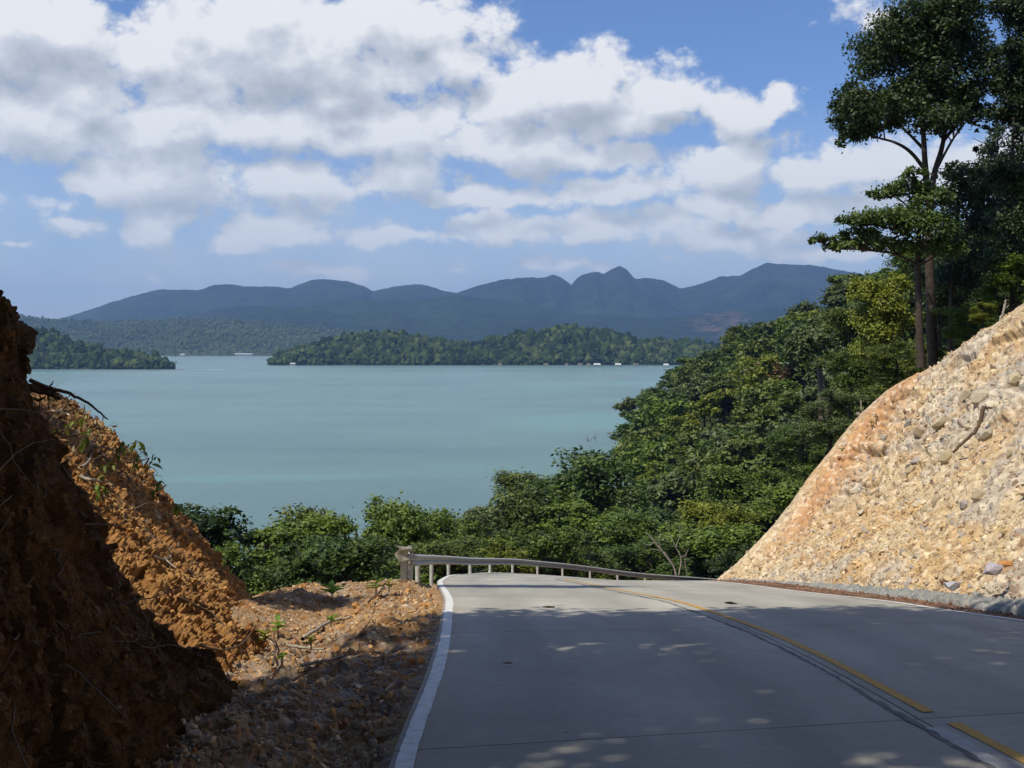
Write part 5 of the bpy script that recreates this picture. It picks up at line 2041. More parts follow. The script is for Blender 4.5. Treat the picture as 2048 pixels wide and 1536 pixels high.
# fine rootlets all over the banks
parts = []
for G_, N_, cnt, i0, i1, j0, j1 in ((fbG, fbN, 300, 26, 200, 60, 210), (nbG, nbN, 120, 110, 300, 90, 330)):
    for _ in range(cnt):
        i = int(rng.integers(i0, i1))
        j = int(rng.integers(j0, j1))
        p = G_[i, j]
        L_ = rng.uniform(.15, .6)
        d = np.array([rng.normal() * .4 + .2, rng.normal() * .7, -.4 + rng.normal() * .5])
        pp_ = p + np.outer(np.linspace(0, L_, 6), d) + rng.normal(0, .02, (6, 3))
        pp_ += N_[i, j] * .03
        parts.append(tube(pp_, np.linspace(.006, .002, 6), 3))
v, f = join(parts)
o = mesh_np('rootlets', v, f, surf_mat('root_grey', (.22, .16, .11), (.12, .08, .05), scale=8), smooth=True)
tag(o, kind='stuff')


ii = rng.integers(24, 175, 2600)
jj = rng.integers(60, 215, 2600)
keep_ = rng.random(2600) < np.clip(1.25 - ii / 150, .08, 1)
ii, jj = ii[keep_], jj[keep_]
lp_ = fbG[ii, jj] + fbN[ii, jj] * .03 + rng.normal(0, .02, (len(ii), 3))
ln_ = fbN[ii, jj] * .7 + rng.normal(size=(len(ii), 3)) * .6
ln_ /= np.linalg.norm(ln_, axis=1, keepdims=True)
v, f = leaf_quads(lp_, ln_, rng.uniform(.03, .075, len(ii)), .42, droop=.3)
litc = np.array([(.42, .30, .18), (.30, .17, .08), (.16, .10, .06), (.55, .45, .32), (.12, .13, .04)])
o = mesh_np('leaf_litter', v, f, STONE, colors=np.repeat(litc[rng.integers(0, 5, len(ii))] * rng.uniform(.7, 1.2, (len(ii), 1)), 4, axis=0))
tag(o, kind='stuff')


# plants with individual leaves
def leafy_plant(name, label, base_, leaves_, L, W, tone, parent_stems=True, droop=.3, spread=1.0, height=.2):
    r = empty(name, base_)
    tag(r, label, 'plant')
    n_ = 7
    t = np.linspace(0, 1, n_)
    wv = np.array([0, .6, .92, 1, .85, .5, 0]) * W / 2
    vs_ = []
    for k in range(n_):
        vs_ += [(-wv[k], L * t[k], -droop * L * t[k] ** 2 + .02), (0, L * t[k], -droop * L * t[k] ** 2), (wv[k], L * t[k], -droop * L * t[k] ** 2 + .02)]
    f = []
    for k in range(n_ - 1):
        for c in range(2):
            a_ = k * 3 + c
            f.append((a_, a_ + 1, a_ + 4, a_ + 3))
    me = mesh_np('leaf', np.array(vs_), np.array(f), LEAF[tone], tone=rng.uniform(.4, .9, len(vs_)), smooth=True, link=False).data
    stems = []
    for k in range(leaves_):
        o = bpy.data.objects.new('leaf', me)
        COL.objects.link(o)
        o.parent = r
        a_ = k * 2.4 + rng.uniform(-.3, .3)
        hh = height * (k + 1) / leaves_
        o.location = (0, 0, hh)
        s_ = rng.uniform(.75, 1.15)
        o.scale = (s_, s_, s_)
        o.rotation_euler = (rng.uniform(.1, .9) * spread, rng.uniform(-.2, .2), a_)
    v, f2 = tube([(0, 0, -.05), (0, 0, height * .5), (0, 0, height)], [.010, .008, .005], 5)
    mesh_np('stem', v, f2, TWIG, parent=r)
    return r


def PS(px, py, Y0):
    y_ = surf_Y(px, py, 14)
    return P(px, py, (y_ if y_ else Y0) - .03)


leafy_plant('seedling', 'bright green seedling with broad leaves at the far edge of the gravel', PS(664, 1192, 17.2), 11, .24, .09, 'bright', height=.12)
leafy_plant('seedling', 'small blue green seedling at the gravel edge left of the guardrail', PS(752, 1180, 18.4), 8, .17, .07, 'mid green', height=.1)
leafy_plant('seedling', 'tiny light green sprout beside the guardrail end', PS(778, 1178, 18.6), 6, .12, .05, 'yellow green', height=.08)
leafy_plant('seedling', 'small sprout growing beside the weathered pole', PS(662, 1246, 11.6), 6, .09, .04, 'bright', height=.06)
leafy_plant('seedling', 'pale green leafy sprig among the twigs in the ditch', PS(556, 1262, 9.2), 9, .12, .05, 'bright', height=.10)
leafy_plant('seedling', 'lone bright leaf sprig at the bottom of the ditch', PS(564, 1320, 8.6), 5, .06, .035, 'bright', height=.04)
leafy_plant('seedling', 'yellowish sprig left of the forked twig in the ditch', PS(530, 1285, 9.0), 7, .10, .04, 'yellow green', height=.08)
leafy_plant('seedling', 'low sprig on the gravel right of the ditch twigs', PS(622, 1290, 9.6), 6, .08, .04, 'yellow green', height=.05)
WL = [(150, 900, 10.6, 'leafy shoot with upright leaves near the dark edge of the bank'), (262, 940, 12.7, 'wilted leaves drooping over the crest above the sea'), (290, 950, 12.9, 'long hanging leaves at the outer corner of the crest'),
      (235, 905, 12.4, 'small glossy leaves poking above the crest twig'), (205, 955, 11.4, 'dull leaves on the lit bank beside the pale branch'), (300, 985, 13.2, 'wilting leaf cluster hanging below the crest corner'),
      (335, 1030, 13.6, 'pair of pale leaves hanging on the bank edge above the tree'), (120, 870, 10.2, 'reddish edged leaves under the overhanging roots'), (225, 920, 12.0, 'leaf cluster between the crest and the pale twig'),
      (180, 1000, 10.6, 'sparse leaves under the pale broken branch')]
FSCR = _proj(fbG[::3, ::3])


def drooping_plant(label, px, py, n_leaf, tone):
    m_ = (np.abs(FSCR[:, 0] - px) < 16) & (np.abs(FSCR[:, 1] - py) < 16)
    Y = float(FSCR[m_, 2].min()) if m_.any() else 16.0
    base_ = P(px, py, Y - .05)
    r = empty('bank_plant', base_)
    tag(r, label, 'plant')
    L = .0095 * Y * rng.uniform(.8, 1.1)
    t = np.linspace(0, 1, 6)
    wv = np.array([.05, .7, 1, .85, .5, 0]) * L * .24
    vs_ = []
    for k in range(6):
        z = -.55 * L * t[k] ** 2
        vs_ += [(-wv[k], L * t[k], z + .012), (0, L * t[k], z), (wv[k], L * t[k], z + .012)]
    f = [(k * 3 + c, k * 3 + c + 1, k * 3 + c + 4, k * 3 + c + 3) for k in range(5) for c in range(2)]
    me = mesh_np('leaf', np.array(vs_), np.array(f), LEAF[tone], tone=rng.uniform(.4, .95, len(vs_)), smooth=True, link=False).data
    tip = np.array([rng.uniform(.05, .3), rng.uniform(-.2, .2), rng.uniform(.12, .30)]) * Y / 15
    stem = catmull([(0, 0, -.05), tip * .5 + np.array([0, 0, .05]), tip], 8)
    v, f = tube(stem, np.linspace(.009, .004, 8), 4)
    mesh_np('stem', v, f, TWIG, parent=r)
    for k in range(n_leaf):
        o = bpy.data.objects.new('leaf', me)
        COL.objects.link(o)
        o.parent = r
        q = stem[min(7, 2 + int(6 * k / n_leaf))]
        o.location = tuple(q + rng.normal(0, .02, 3))
        s_ = rng.uniform(.6, 1.15)
        o.scale = (s_, s_, s_)
        o.rotation_euler = (rng.uniform(-1.3, .35), rng.uniform(-.5, .5), k * 2.4 + rng.uniform(-.5, .5))


for i, (px, py, Y, lab) in enumerate(WL):
    drooping_plant(lab, px, py, int(rng.integers(7, 12)), ['olive green', 'mid green', 'mid green', 'yellow green'][i % 4])
for (px, py, Y, lab) in ((1742, 850, 30.2, 'tiny tuft on the orange clay near the crest'), (1752, 838, 30.2, 'second taller tuft on the orange clay'), (1686, 905, 30.6, 'small tuft halfway down the orange clay edge'), (1990, 668, 27.3, 'small weed just under the crest by the leaning stick')):
    leafy_plant('weed', lab, P(px, py, Y), 6, .12, .035, 'olive green', height=.12)

# debris on the road
for (px, py, lab) in ((1462, 1209, 'dark crumpled leaf on the far lane of the road'), (1015, 1331, 'dark twisted leaf on the near left lane'), (1095, 1217, 'flat dark leaf near the sunlit band on the road')):
    x_ = (px - 1024) / F
    best = None
    for a_ in np.linspace(8, 30, 800):
        p = road_at(np.array(a_), np.array(.5))
        yy = float(p[1])
        q_ = P(px, py, yy)
        lx = np.interp(yy, LC[:, 1], LC[:, 0])
        z_ = np.interp(yy, LC[:, 1], LC[:, 2])
        e_ = abs(q_[2] - z_)
        if best is None or e_ < best[0]:
            best = (e_, q_)
    v, f = stone_proto(px)
    v = v * np.array([.075, .04, .022]) * (1.2 if py < 1250 else .7)
    o = mesh_np('dead_leaf', v, f, TWIG)
    o.location = (best[1][0], best[1][1], best[1][2] + .02)
    tag(o, lab, 'dead leaf')


# ------------------------------------------------------------------ shade trees on the left bank, outside the frame
def shade_tree(label, base_, lobes, trunk_r=.22, n_clump=420, leaf=.12, n_leaf=30, cr=.24):
    r = empty('roadside_tree', base_)
    tag(r, label, 'tree', 'trees overhanging the road from the left bank')
    b = np.array(base_)
    L_ = [(l[0] - b[0], l[1] - b[1], l[2] - b[2], l[3], l[4], l[5]) for l in lobes]
    v, f, t = crown_leaves(L_, n_clump, n_leaf, leaf, cr, low=-1.0)
    mesh_np('crown', v, f, LEAF['mid green'], tone=t, parent=r)
    parts = []
    c = np.mean([l[:3] for l in L_], axis=0)
    mid_ = np.array([c[0] * .3, c[1] * .3, c[2] * .55])
    parts.append(tube(catmull([np.array([0, 0, -.5]), mid_ * .5, mid_, c], 14), np.linspace(trunk_r, trunk_r * .35, 14), 8))
    for l in L_:
        parts.append(tube(wob(mid_, l[:3], 8, .04), np.linspace(trunk_r * .4, .02, 8), 5))
    v, f = join(parts)
    mesh_np('trunk', v, f, BARK, smooth=True, parent=r)


def cast(tx, ty, h):
    """where a crown at height h above ground point must hang to shade it"""
    zt = float(np.interp(ty, LC[:, 1], LC[:, 2]))
    return (tx + SUN.x / SUN.z * h, ty + SUN.y / SUN.z * h, zt + h)


def lobes_for(targets):
    return [(*cast(tx, ty, h), rx, ry, .9) for (tx, ty, h, rx, ry) in targets]


sr = np.random.default_rng(5)
targets = []
for ty in np.arange(-1.0, 14.6, 1.05):
    for tx in np.arange(-4.6, 7.9, 1.25):
        x_ = tx + sr.uniform(-.35, .35)
        y_ = ty + sr.uniform(-.3, .3)
        # far edge of the shade: nearer on the left lane, farther on the right one
        if y_ > np.interp(x_, [-1, 1, 2.3, 3.2, 5, 5.8, 7, 8], [11.9, 12.3, 12.6, 13.6, 14.4, 13.6, 12.6, 12.0]):
            continue
        # the sunlit gravel between bank and pavement
        if y_ > 6.9 and x_ < np.interp(y_, [6.9, 8.2, 12.5], [-2.0, -1.75, -.95]):
            continue
        if sr.random() < (.17 if y_ > 6.0 else .33) and y_ > 2.5:
            continue
        targets.append((x_, y_, sr.uniform(9.5, 14.5), sr.uniform(.95, 1.25), sr.uniform(.75, .95)))
lob = lobes_for(targets)
groups_ = {0: [], 1: [], 2: [], 3: []}
for l in lob:
    k = 0 if l[1] < -1.5 and l[0] < -3 else 1 if l[1] < -1.5 else 2 if l[0] < -3.6 else 3
    groups_[k].append(l)
low_ = []  # unseen low crown added to block sky light from near bank and verge
for ty in np.arange(-4.5, 3.3, 1.0):
    for tx in np.arange(-5.5, 1.0, 1.1):
        if tx > -2.7 and ty > -.8:
            continue
        if tx > -.9 and ty > -2:
            continue
        low_.append((tx + sr.uniform(-.3, .3), ty + sr.uniform(-.3, .3), EYE + sr.uniform(2.3, 3.8), .85, .85, .6))
shade_tree('low tree added out of frame to keep sky light off the near bank', (-6.4, -1.0, EYE + .9), low_, n_clump=14 * len(low_), leaf=.12, n_leaf=26, cr=.32)
for k, (lab, b_) in enumerate((('roadside tree behind the camera on the left bank', (-6.5, -6.5, EYE + 1.3)), ('roadside tree behind the camera leaning over the pavement', (-5.0, -9.0, EYE + 1.5)),
                               ('roadside tree over the near left bank', (-8.5, 3.0, EYE + .6)), ('tall roadside tree whose crown reaches across both lanes', (-6.3, -.5, EYE + .9)))):
    if groups_[k]:
        shade_tree(lab, b_, groups_[k], n_clump=30 * len(groups_[k]), leaf=.15, n_leaf=26, cr=.30)
shade_tree('slim roadside tree on the left whose crown throws a band across the bend', (-12.5, 9.5, EYE - .5), lobes_for([
    (1.2, 20.6, 14, .8, .45), (0, 20.9, 14, .9, .5), (-1.2, 20.8, 14, .9, .5), (-2.4, 20.4, 14, 1.0, .5), (-3.6, 20.0, 13.5, 1.0, .5), (-4.4, 15.4, 12.5, .8, .5), (-3.3, 15.5, 12.5, .6, .35)]), trunk_r=.15, n_clump=300, leaf=.13, cr=.3)
for i, (x, y, h, w) in enumerate([(-5.6, -1.5, 5.5, 5), (-6.2, 1.6, 5.5, 5), (-6.4, 4.4, 4.5, 4.2), (-5.2, -4.6, 6, 5.5)]):  # unseen bushes added to cut sky light on the near ground
    place_tree('shrub', NEARV[0 if i % 2 else 3], (x, y, EYE + (1.0 if y < 3 else .2)), h, w, i * 1.7, 'dark green', f'bush added out of frame on the near left bank for shade, {ordinal(i + 1)} from the camera', 'shrub')
# the wood goes on along both sides of the road behind the camera
for i, (x, y, h, w) in enumerate([(-9, -9, 13, 9), (-13, -3, 13, 9), (-6, -15, 13, 9), (9, -14, 12, 9), (12, -6, 11, 8), (16, -14, 13, 9), (-15, -13, 14, 10), (1, -24, 13, 10), (10, -24, 13, 10), (-10, -24, 13, 10), (-20, 0, 13, 10)]):
    zb_ = EYE + (1.5 if x < 0 else 4.0)
    place_tree('broadleaf_tree', NEARV[2 if i % 2 else 0], (x, y, zb_), h, w, i * 1.3, 'dark green', f'tree of the wood behind the camera, {ordinal(i + 1)} of those along the cutting', 'tree')


# ------------------------------------------------------------------ far land
def ridge(name, sil, Yr, Yf, Yb, mat, nx=420, ny=60, amp=.12, fs=1.0, seed=0, tree=0.0, px0=-900, px1=2900, scar=None, end0=None, end1=None, rough=0.0, ypow=.8):
    """a strip of hills whose crest follows the photo's skyline at distance Yr"""
    pxs = np.linspace(px0, px1, nx)
    py = np.interp(pxs, [s[0] for s in sil], [s[1] for s in sil])
    t = np.linspace(0, 1, ny)
    # t: 0 front shore .. .62 crest .. 1 back
    T, PXS = np.meshgrid(t, pxs)
    wob_ = fbm(pxs / 260, pxs * 0, 3, seed + 5)
    Ycr = Yr * (1 + .05 * wob_)
    Yc = Ycr[:, None]
    if np.isscalar(Yf):
        Yfa = np.full(nx, float(Yf)) * (1 + .01 * fbm(pxs / 120, pxs * 0, 3, seed + 8))
    else:
        Yfa = np.interp(pxs, [s[0] for s in Yf], [s[1] for s in Yf])
    Yc = np.maximum(Yc, Yfa[:, None] + 20)
    k = np.clip(T / .62, 0, 1)
    kb = np.clip((T - .62) / .38, 0, 1)
    Y = Yfa[:, None] * (1 - k) + Yc * k + kb * (Yb - Yr)
    zc = EYE + (690 - py) / F * Ycr - tree
    zc = np.maximum(zc, .5)
    prof_ = np.where(T < .62, k ** ypow, (1 - kb) ** 1.3)
    X = (PXS - 1024) / F * Y
    spur = fbm(X / (Yr * .06) * fs, Y / (Yr * .15) * fs, 4, seed)
    rid = 1 - 2 * np.abs(vnoise(X / (Yr * .05) * fs + .4 * spur, Y / (Yr * .2) * fs, seed + 3))
    z = zc[:, None] * prof_
    z += zc[:, None] * amp * (spur + .5 * (rid - .5)) * np.sin(np.pi * np.clip(k, 0, 1)) * (T < .62)
    z = np.maximum(z, 0)
    # never rise above the crest's own line of sight
    lim_ = EYE + (zc[:, None] - EYE) / Ycr[:, None] * Y
    z = np.where(T < .62, np.minimum(z, lim_ - .002 * Y * (1 - k)), z)
    z += rough * fbm(X / (rough * 6 + 1e-6), Y / (rough * 6 + 1e-6), 3, seed + 9) * np.clip(k * 8, 0, 1) if rough else 0
    z = np.where(T == 0, -2.0, z)
    tone = None
    if scar is not None:
        d = ((PXS - scar[0]) / scar[2]) ** 2 + ((690 - (z - EYE) / Y * F - scar[1]) / scar[3]) ** 2
        tone = np.clip(1.3 - d, 0, 1).ravel()
    V = np.stack([X, Y, z], -1)
    o = mesh_np(name, V.reshape(-1, 3), grid_faces(nx, ny, False), mat, smooth=True, tone=tone)
    tag(o, kind='structure')
    return V


SIL_A = [(-900, 700), (0, 690), (100, 642), (135, 634), (180, 620), (215, 608), (260, 594), (320, 579), (350, 580), (400, 580), (430, 570), (470, 569), (490, 573), (540, 573), (580, 577), (620, 562), (650, 558), (700, 564), (730, 572),
         (745, 583), (790, 573), (830, 568), (850, 570), (880, 579), (912, 586), (950, 573), (1000, 560), (1050, 555), (1090, 556), (1105, 549), (1125, 556), (1143, 571), (1150, 560), (1165, 550), (1195, 543), (1207, 549),
         (1225, 537), (1240, 532), (1253, 540), (1270, 558), (1300, 556), (1325, 560), (1360, 577), (1400, 568), (1440, 553), (1478, 552), (1500, 540), (1530, 526), (1560, 528), (1620, 530), (1660, 537), (1700, 545), (1800, 560), (2048, 600), (2900, 640)]
SIL_B = [(-900, 700), (250, 680), (330, 645), (400, 625), (450, 614), (520, 611), (600, 613), (700, 600), (760, 598), (850, 598), (905, 589), (950, 594), (1010, 602), (1080, 612), (1160, 628), (1300, 636), (1400, 628), (1500, 618), (1700, 610), (2900, 640)]
SIL_C = [(-900, 560), (-300, 590), (0, 622), (60, 632), (120, 637), (200, 640), (300, 640), (380, 634), (480, 640), (600, 648), (700, 658), (800, 672), (900, 682), (1100, 690), (2900, 690)]
SIL_D = [(535, 728), (545, 716), (560, 704), (600, 690), (650, 680), (690, 668), (740, 660), (790, 661), (850, 672), (900, 680), (950, 684), (1000, 672), (1040, 661), (1090, 655), (1130, 650), (1180, 653), (1230, 662), (1280, 676),
         (1330, 676), (1390, 678), (1440, 690), (1500, 700), (1560, 728)]
SIL_E = [(-900, 540), (-300, 585), (-100, 610), (0, 634), (60, 653), (110, 660), (140, 678), (200, 692), (260, 702), (320, 711), (338, 720), (350, 736)]

hillA = hill_mat('far_forest_blue', (.010, .022, .018), (.044, .066, .034), .010, scar=True)
hillB = hill_mat('far_forest_mid', (.010, .022, .016), (.036, .060, .028), .014, scar=True)
hillC = hill_mat('far_forest_low', (.030, .050, .022), (.085, .105, .045), .05)
hillD = hill_mat('island_ground', (.020, .034, .012), (.045, .060, .02), .08)
ridge('mountain_range', SIL_A, 5900, 4700, 7600, hillA, nx=760, ny=90, amp=.30, seed=11, scar=(1200, 1575, 60, 30), rough=5)
ridge('foothills', SIL_B, 4700, 3700, 5600, hillB, nx=560, ny=70, amp=.22, seed=21, scar=(1440, 645, 60, 28), rough=4)
VC = ridge('coastal_hills', SIL_C, 3600, 2860, 4400, hillC, nx=640, ny=80, amp=.18, seed=31, rough=3, tree=5)
VD = ridge('island', SIL_D, 1680, 1560, 1900, hillD, nx=260, ny=50, amp=.10, seed=41, tree=8.5, px0=535, px1=1560, ypow=.75)
VE = ridge('peninsula', SIL_E, 1430, 1300, 1700, hillD, nx=240, ny=50, amp=.10, seed=51, tree=7.5, px0=-500, px1=350, ypow=.9)


def canopy(name, V, n, rad, palette, rows_=.66, seed=0, tris=80, parent=None):
    """tree crowns massed over a far hill: irregular faceted clumps"""
    r = np.random.default_rng(seed)
    nx, ny = V.shape[:2]
    i = r.integers(1, nx - 2, n)
    j = r.integers(0, int(ny * rows_), n)
    fi, fj = r.random((2, n))[..., None]
    p = (V[i, j] * (1 - fi) + V[i + 1, j] * fi) * (1 - fj) + V[i, j + 1] * fj
    ok_ = p[:, 2] > -.6
    p = p[ok_]
    p[:, 2] = np.maximum(p[:, 2], .2)
    n = len(p)
    protos = []
    for k in range(6):
        v, f = stone_proto(900 + k)
        # subdivide once for a lumpier outline
        ed = {}
        vv = list(v)
        ff = []

        def mid(a, b):
            key = (min(a, b), max(a, b))
            if key not in ed:
                m = (np.array(vv[a]) + np.array(vv[b])) * .5
                m = m * (1 + r.uniform(-.02, .35))
                ed[key] = len(vv)
                vv.append(m)
            return ed[key]
        for a, b, c in f:
            if tris == 20:
                ff.append((a, b, c))
                continue
            ab, bc, ca = mid(a, b), mid(b, c), mid(c, a)
            ff += [(a, ab, ca), (b, bc, ab), (c, ca, bc), (ab, bc, ca)]
        v = np.array(vv)
        v[:, 2] = v[:, 2] / max(.3, np.abs(v[:, 2]).max()) * .9
        v[:, :2] /= np.abs(v[:, :2]).max()
        protos.append((v, np.array(ff)))
    vs_, fs_, ts_ = [], [], []
    o = 0
    pick = r.integers(0, 6, n)
    s = rad * np.clip(r.lognormal(-.22, .45, n), .3, 2.1)
    for k, (pv_, pf_) in enumerate(protos):
        idx = np.where(pick == k)[0]
        a = r.uniform(0, 6.28, len(idx))
        ca, sa = np.cos(a), np.sin(a)
        x = pv_[None, :, 0] * ca[:, None] - pv_[None, :, 1] * sa[:, None]
        y = pv_[None, :, 0] * sa[:, None] + pv_[None, :, 1] * ca[:, None]
        z = np.broadcast_to(pv_[None, :, 2], x.shape)
        v = np.stack([x, y, z * r.uniform(.8, 1.55, len(idx))[:, None]], -1) * s[idx][:, None, None]
        v = v + r.normal(0, .13 * rad, v.shape)
        v += p[idx][:, None]
        v[..., 2] += (s[idx] * .9)[:, None]
        vs_.append(v.reshape(-1, 3))
        fs_.append((pf_[None] + (np.arange(len(idx)) * len(pv_))[:, None, None]).reshape(-1, 3) + o)
        ts_.append(np.repeat(np.clip(r.beta(2, 2, len(idx)), 0, 1), len(pv_)))
        o += len(idx) * len(pv_)
    ob = mesh_np(name, np.concatenate(vs_), np.concatenate(fs_), palette, tone=np.concatenate(ts_))
    tag(ob, kind='stuff')
    return ob


def canopy_mat(name, a_, b_, c_, sc_n):
    m, nt = new_mat(name)
    at = N(nt, 'ShaderNodeAttribute', attribute_name='tone')
    g = N(nt, 'ShaderNodeNewGeometry')
    nz = N(nt, 'ShaderNodeTexNoise', i_Scale=sc_n, i_Detail=4.0, i_Roughness=.7)
    nt.links.new(g.outputs['Position'], nz.inputs['Vector'])
    t = math_node(nt, 'MULTIPLY_ADD', nz.outputs['Fac'], 1.1, -.55)
    nzl = N(nt, 'ShaderNodeTexNoise', i_Scale=.022, i_Detail=3.0, i_Roughness=.6)
    nt.links.new(g.outputs['Position'], nzl.inputs['Vector'])
    t = math_node(nt, 'ADD', t, math_node(nt, 'MULTIPLY_ADD', nzl.outputs['Fac'], 1.5, -.75))
    t = math_node(nt, 'ADD', t, at.outputs['Fac'], clamp=True)
    ramp = N(nt, 'ShaderNodeValToRGB')
    ramp.color_ramp.elements[0].color = (*a_, 1)
    ramp.color_ramp.elements[1].color = (*c_, 1)
    e = ramp.color_ramp.elements.new(.5)
    e.color = (*b_, 1)
    nt.links.new(t, ramp.inputs[0])
    p = N(nt, 'ShaderNodeBsdfPrincipled')
    p.inputs['Roughness'].default_value = .9
    p.inputs['Specular IOR Level'].default_value = .1
    nt.links.new(ramp.outputs[0], p.inputs['Base Color'])
    bn = N(nt, 'ShaderNodeBump')
    bn.inputs['Strength'].default_value = 1.0
    bn.inputs['Distance'].default_value = 1.2
    nt.links.new(nz.outputs['Fac'], bn.inputs['Height'])
    nt.links.new(bn.outputs[0], p.inputs['Normal'])
    finish(nt, p.outputs[0])
    return m


can = canopy_mat('island_canopy', (.008, .020, .007), (.032, .058, .015), (.095, .120, .035), 1.3)
can2 = canopy_mat('coast_canopy', (.036, .060, .020), (.066, .096, .030), (.11, .135, .045), .35)
canopy('island_forest', VD, 11000, 3.5, can, seed=61, tris=20)
canopy('peninsula_forest', VE, 7500, 3.0, can, seed=62, tris=20)
canopy('coastal_forest', VC[150:420], 14000, 3.0, can2, seed=63, tris=20)


# ------------------------------------------------------------------ small things by the water
W_WHITE = surf_mat('boat_white', (.55, .56, .55), (.42, .43, .43), scale=1, bump=0)
W_RED = surf_mat('roof_red', (.38, .11, .07), (.28, .09, .06), scale=.6, bump=0)
W_WALL = surf_mat('house_wall', (.50, .50, .46), (.40, .40, .38), scale=.6, bump=0)
W_DARK = surf_mat('dark_opening', (.02, .02, .022), (.03, .03, .03), scale=1, bump=0)
W_WOOD = surf_mat('grey_wood', (.16, .13, .10), (.10, .08, .06), scale=1, bump=0)
W_FOAM = surf_mat('foam', (.75, .80, .80), (.45, .58, .58), scale=.25, bump=0)


def sea_pt(px, py):
    Y = EYE / ((py - 690) / F)
    p = P(px, py, Y)
    return (p[0], Y, 0)


def gable(w, d, h):
    v = np.array([(-w / 2, -d / 2, 0), (w / 2, -d / 2, 0), (w / 2, d / 2, 0), (-w / 2, d / 2, 0), (-w / 2, 0, h), (w / 2, 0, h)])
    f = [(0, 1, 5, 4), (2, 3, 4, 5), (0, 4, 3, 3), (1, 2, 5, 5), (0, 3, 2, 1)]
    return v, f


def house(label, loc, w, d, h, roof_h, roofm, windows=3, stilts=False, name='house'):
    r = empty(name, loc)
    tag(r, label, 'house')
    z0 = 1.6 if stilts else 0
    v, f = box(0, 0, z0 + h / 2, w, d, h)
    wall = mesh_np('wall', v, f, W_WALL, parent=r)
    vv, ff = gable(w * 1.12, d * 1.2, roof_h)
    me = bpy.data.meshes.new('roof')
    me.from_pydata([tuple(q) for q in vv + np.array([0, 0, z0 + h + .01])], [], [tuple(dict.fromkeys(q)) for q in ff])
    me.materials.append(roofm)
    o = bpy.data.objects.new('roof', me)
    COL.objects.link(o)
    o.parent = r
    for k in range(windows):
        x = -w / 2 + w * (k + .5) / windows
        v, f = box(x, -d / 2 - .02, z0 + h * .52, w / windows * .45, .06, h * .45)
        mesh_np('window', v, f, W_DARK, parent=r)
    if stilts:
        for a_ in (-1, 0, 1):
            for b_ in (-1, 1):
                v, f = box(a_ * w * .45, b_ * d * .4, z0 / 2 - .6, .3, .3, z0 + 1.2)
                mesh_np('stilt', v, f, W_WOOD, parent=r)
    return r


p = sea_pt(140, 739)
house('red roofed house among palms on the shore of the left peninsula', (p[0] + 2, 1312, 1.2), 13, 8, 3.2, 2.6, W_RED, 5)
house('pale house with grey roof beside the red roofed house', (p[0] - 9, 1310, 1.2), 9, 7, 3.6, 1.6, W_WALL, 3)
p = sea_pt(478, 713)
house('long low white building on stilts below the far green hills', (p[0], 2790, 0), 42, 12, 4, 2.0, W_WHITE, 7, True)
p = sea_pt(380, 712)
house('tiny pale hut on stilts left of the long white building', (p[0], 2800, 0), 11, 8, 3, 2.0, W_WHITE, 2, True)
HS = [(1000, 734, 5, W_WOOD, 'dark little stilt hut at the tip of the wooded island'), (1092, 734, 6, W_WOOD, 'grey stilt hut on the water right of the island tip'), (1133, 734, 4, W_WOOD, 'small dark hut between the grey stilt hut and the white roof'),
      (1160, 734, 6, W_WOOD, 'dark wide hut second left of the white roofed hut'), (1177, 734, 5, W_WOOD, 'dark hut next to the white roofed hut'), (1194, 734, 8, W_WHITE, 'white roofed hut standing in the water below the island'),
      (1236, 734, 7, W_WHITE, 'separate white roofed hut right of the hut cluster'), (1271, 734, 6, W_WOOD, 'dark hut right of the separate white roofed hut'), (1332, 735, 6, W_WHITE, 'pale hut nearest to the headland trees')]
for (px, py, w, m, lab) in HS:
    p = sea_pt(px, py + .5)
    house(lab, p, w, w * .7, 1.8, 2.0, m, 2, True, 'stilt_hut')
p = sea_pt(582, 731)
house('pale hut under the trees on the left end of the wooded island', (p[0] + 4, 1530, .3), 7, 5, 2.4, 1.4, W_WALL, 2)


def boat(label, loc, L, rot):
    r = empty('outrigger_boat', loc)
    tag(r, label, 'boat')
    r.rotation_euler = (0, 0, rot)
    n_ = 13
    sec = []
    for t in np.linspace(-1, 1, n_):
        w = (1 - abs(t) ** 2.4) * L * .07 + .02
        sh = .35 * abs(t) ** 3 * L * .12
        sec.append([(t * L / 2, -w, .9 + sh), (t * L / 2, -w * .7, .1 + sh), (t * L / 2, 0, -.3 + sh), (t * L / 2, w * .7, .1 + sh), (t * L / 2, w, .9 + sh), (t * L / 2, 0, .75 + sh)])
    a_ = np.array(sec)
    mesh_np('hull', a_.reshape(-1, 3), np.concatenate([grid_faces(n_, 6), np.array([(i * 6 + 5, i * 6, (i + 1) * 6, (i + 1) * 6 + 5) for i in range(n_ - 1)])]), W_WHITE, parent=r)
    v, f = box(-.05 * L, 0, 2.3, L * .35, L * .14, .12)
    mesh_np('canopy', v, f, W_WHITE, parent=r)
    for a in (-.2, .1):
        v, f = tube([(a * L, -L * .22, .4), (a * L, 0, 1.1), (a * L, L * .22, .4)], .09, 5)
        mesh_np('cross_beam', v, f, W_WOOD, parent=r)
    for s_ in (-1, 1):
        v, f = tube([(-L * .38, s_ * L * .22, .15), (L * .3, s_ * L * .22, .15), (L * .38, s_ * L * .22, .4)], .14, 5)
        mesh_np('outrigger', v, f, W_WOOD, parent=r)


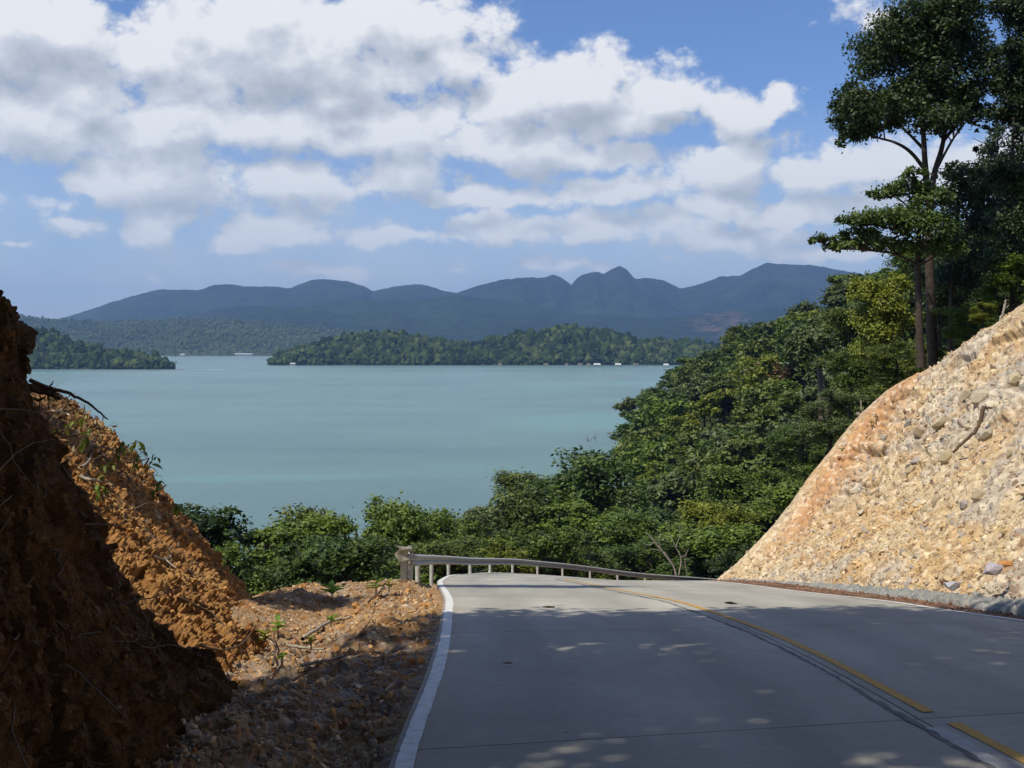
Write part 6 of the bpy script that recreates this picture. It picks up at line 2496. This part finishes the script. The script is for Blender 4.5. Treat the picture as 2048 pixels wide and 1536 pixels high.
p = sea_pt(362, 739.3)
boat('white motor outrigger boat speeding past the tip of the left peninsula', p, 9, math.pi)
p2 = sea_pt(368, 739.3)
wk = []
for k in range(30):
    t = k / 29
    x = p2[0] + t * 46 * (1430 / 1300)
    wk.append([(x, p2[1] - .8 - 2.0 * t, .03), (x, p2[1] + .8 + 2.0 * t, .03)])
o = mesh_np('wake', np.array(wk).reshape(-1, 3), grid_faces(30, 2), W_FOAM)
tag(o, kind='structure')


def palm(label, loc, h, name='palm_tree'):
    r = empty(name, loc)
    tag(r, label, 'palm')
    v, f = tube([(0, 0, -1), (.3, 0, h * .5), (.9, 0, h)], [.28, .2, .15], 6)
    mesh_np('trunk', v, f, BARK, parent=r)
    parts = []
    for k in range(14):
        a = k * 2.4
        e = rng.uniform(-.5, .7)
        L_ = h * .33
        t = np.linspace(0, 1, 5)
        x = L_ * t * math.cos(e)
        z = L_ * (t * math.sin(e) - .55 * t * t)
        w = L_ * .13 * np.array([.3, 1, 1, .7, .05])
        q_ = []
        for i in range(5):
            c = np.array([.9 + x[i] * math.cos(a), x[i] * math.sin(a), h + z[i]])
            s_ = np.array([-math.sin(a), math.cos(a), 0]) * w[i]
            q_ += [c - s_, c + s_]
        parts.append((np.array(q_), grid_faces(5, 2)))
    v, f = join(parts)
    mesh_np('fronds', v, f, LEAF['mid green'], tone=rng.uniform(.2, .9, len(v)), parent=r)


p = sea_pt(349, 738)
palm('lone dark palm at the very tip of the left peninsula', (p[0], p[1] + 3, .3), 9)
r3 = np.random.default_rng(77)
pl = sorted([(float(q_), float(r3.uniform(722, 734))) for q_ in r3.uniform(165, 330, 26)])
for i, (px, py) in enumerate(pl):
    Y = 1325 + r3.uniform(0, 50)
    pp_ = P(px, py, Y)
    palm(f'coconut palm in the grove on the left peninsula, {ordinal(i + 1)} from the red roofed house', (pp_[0], Y, max(1.0, pp_[2] - 8.0)), 11.0)

# stranded snags in the shallows off the headland
for (px, py, lab) in ((1178, 883, 'leafless snag standing in the shallows off the headland'), (1190, 880, 'taller leafless snag nearer the headland shore')):
    p = sea_pt(px, py)
    b = np.array(p)
    parts = []
    for k in range(7):
        e = np.array([rng.normal() * .8, rng.normal() * .8, rng.uniform(1.0, 2.4)])
        parts.append(tube(wob((0, 0, -.5), e, 6, .06), np.linspace(.06, .02, 6), 5))
    v, f = join(parts)
    o = mesh_np('snag', v, f, W_WOOD)
    o.location = p
    tag(o, lab, 'dead tree')

# ------------------------------------------------------------------ haze
v, f = box(0, 4500, 258, 17600, 9700, 524)
m, nt = new_mat('air')
pv_ = N(nt, 'ShaderNodeVolumePrincipled')
pv_.inputs['Density'].default_value = 1.15e-4
pv_.inputs['Color'].default_value = (.35, .57, 1.0, 1)
pv_.inputs['Anisotropy'].default_value = .2
oo = nt.nodes.new('ShaderNodeOutputMaterial')
nt.links.new(pv_.outputs[0], oo.inputs['Volume'])
hz_o = mesh_np('haze', v, f, m)
tag(hz_o, kind='stuff')

tot = sum(len(me.polygons) for me in bpy.data.meshes)
print('mesh faces', tot, 'objects', len(bpy.data.objects))
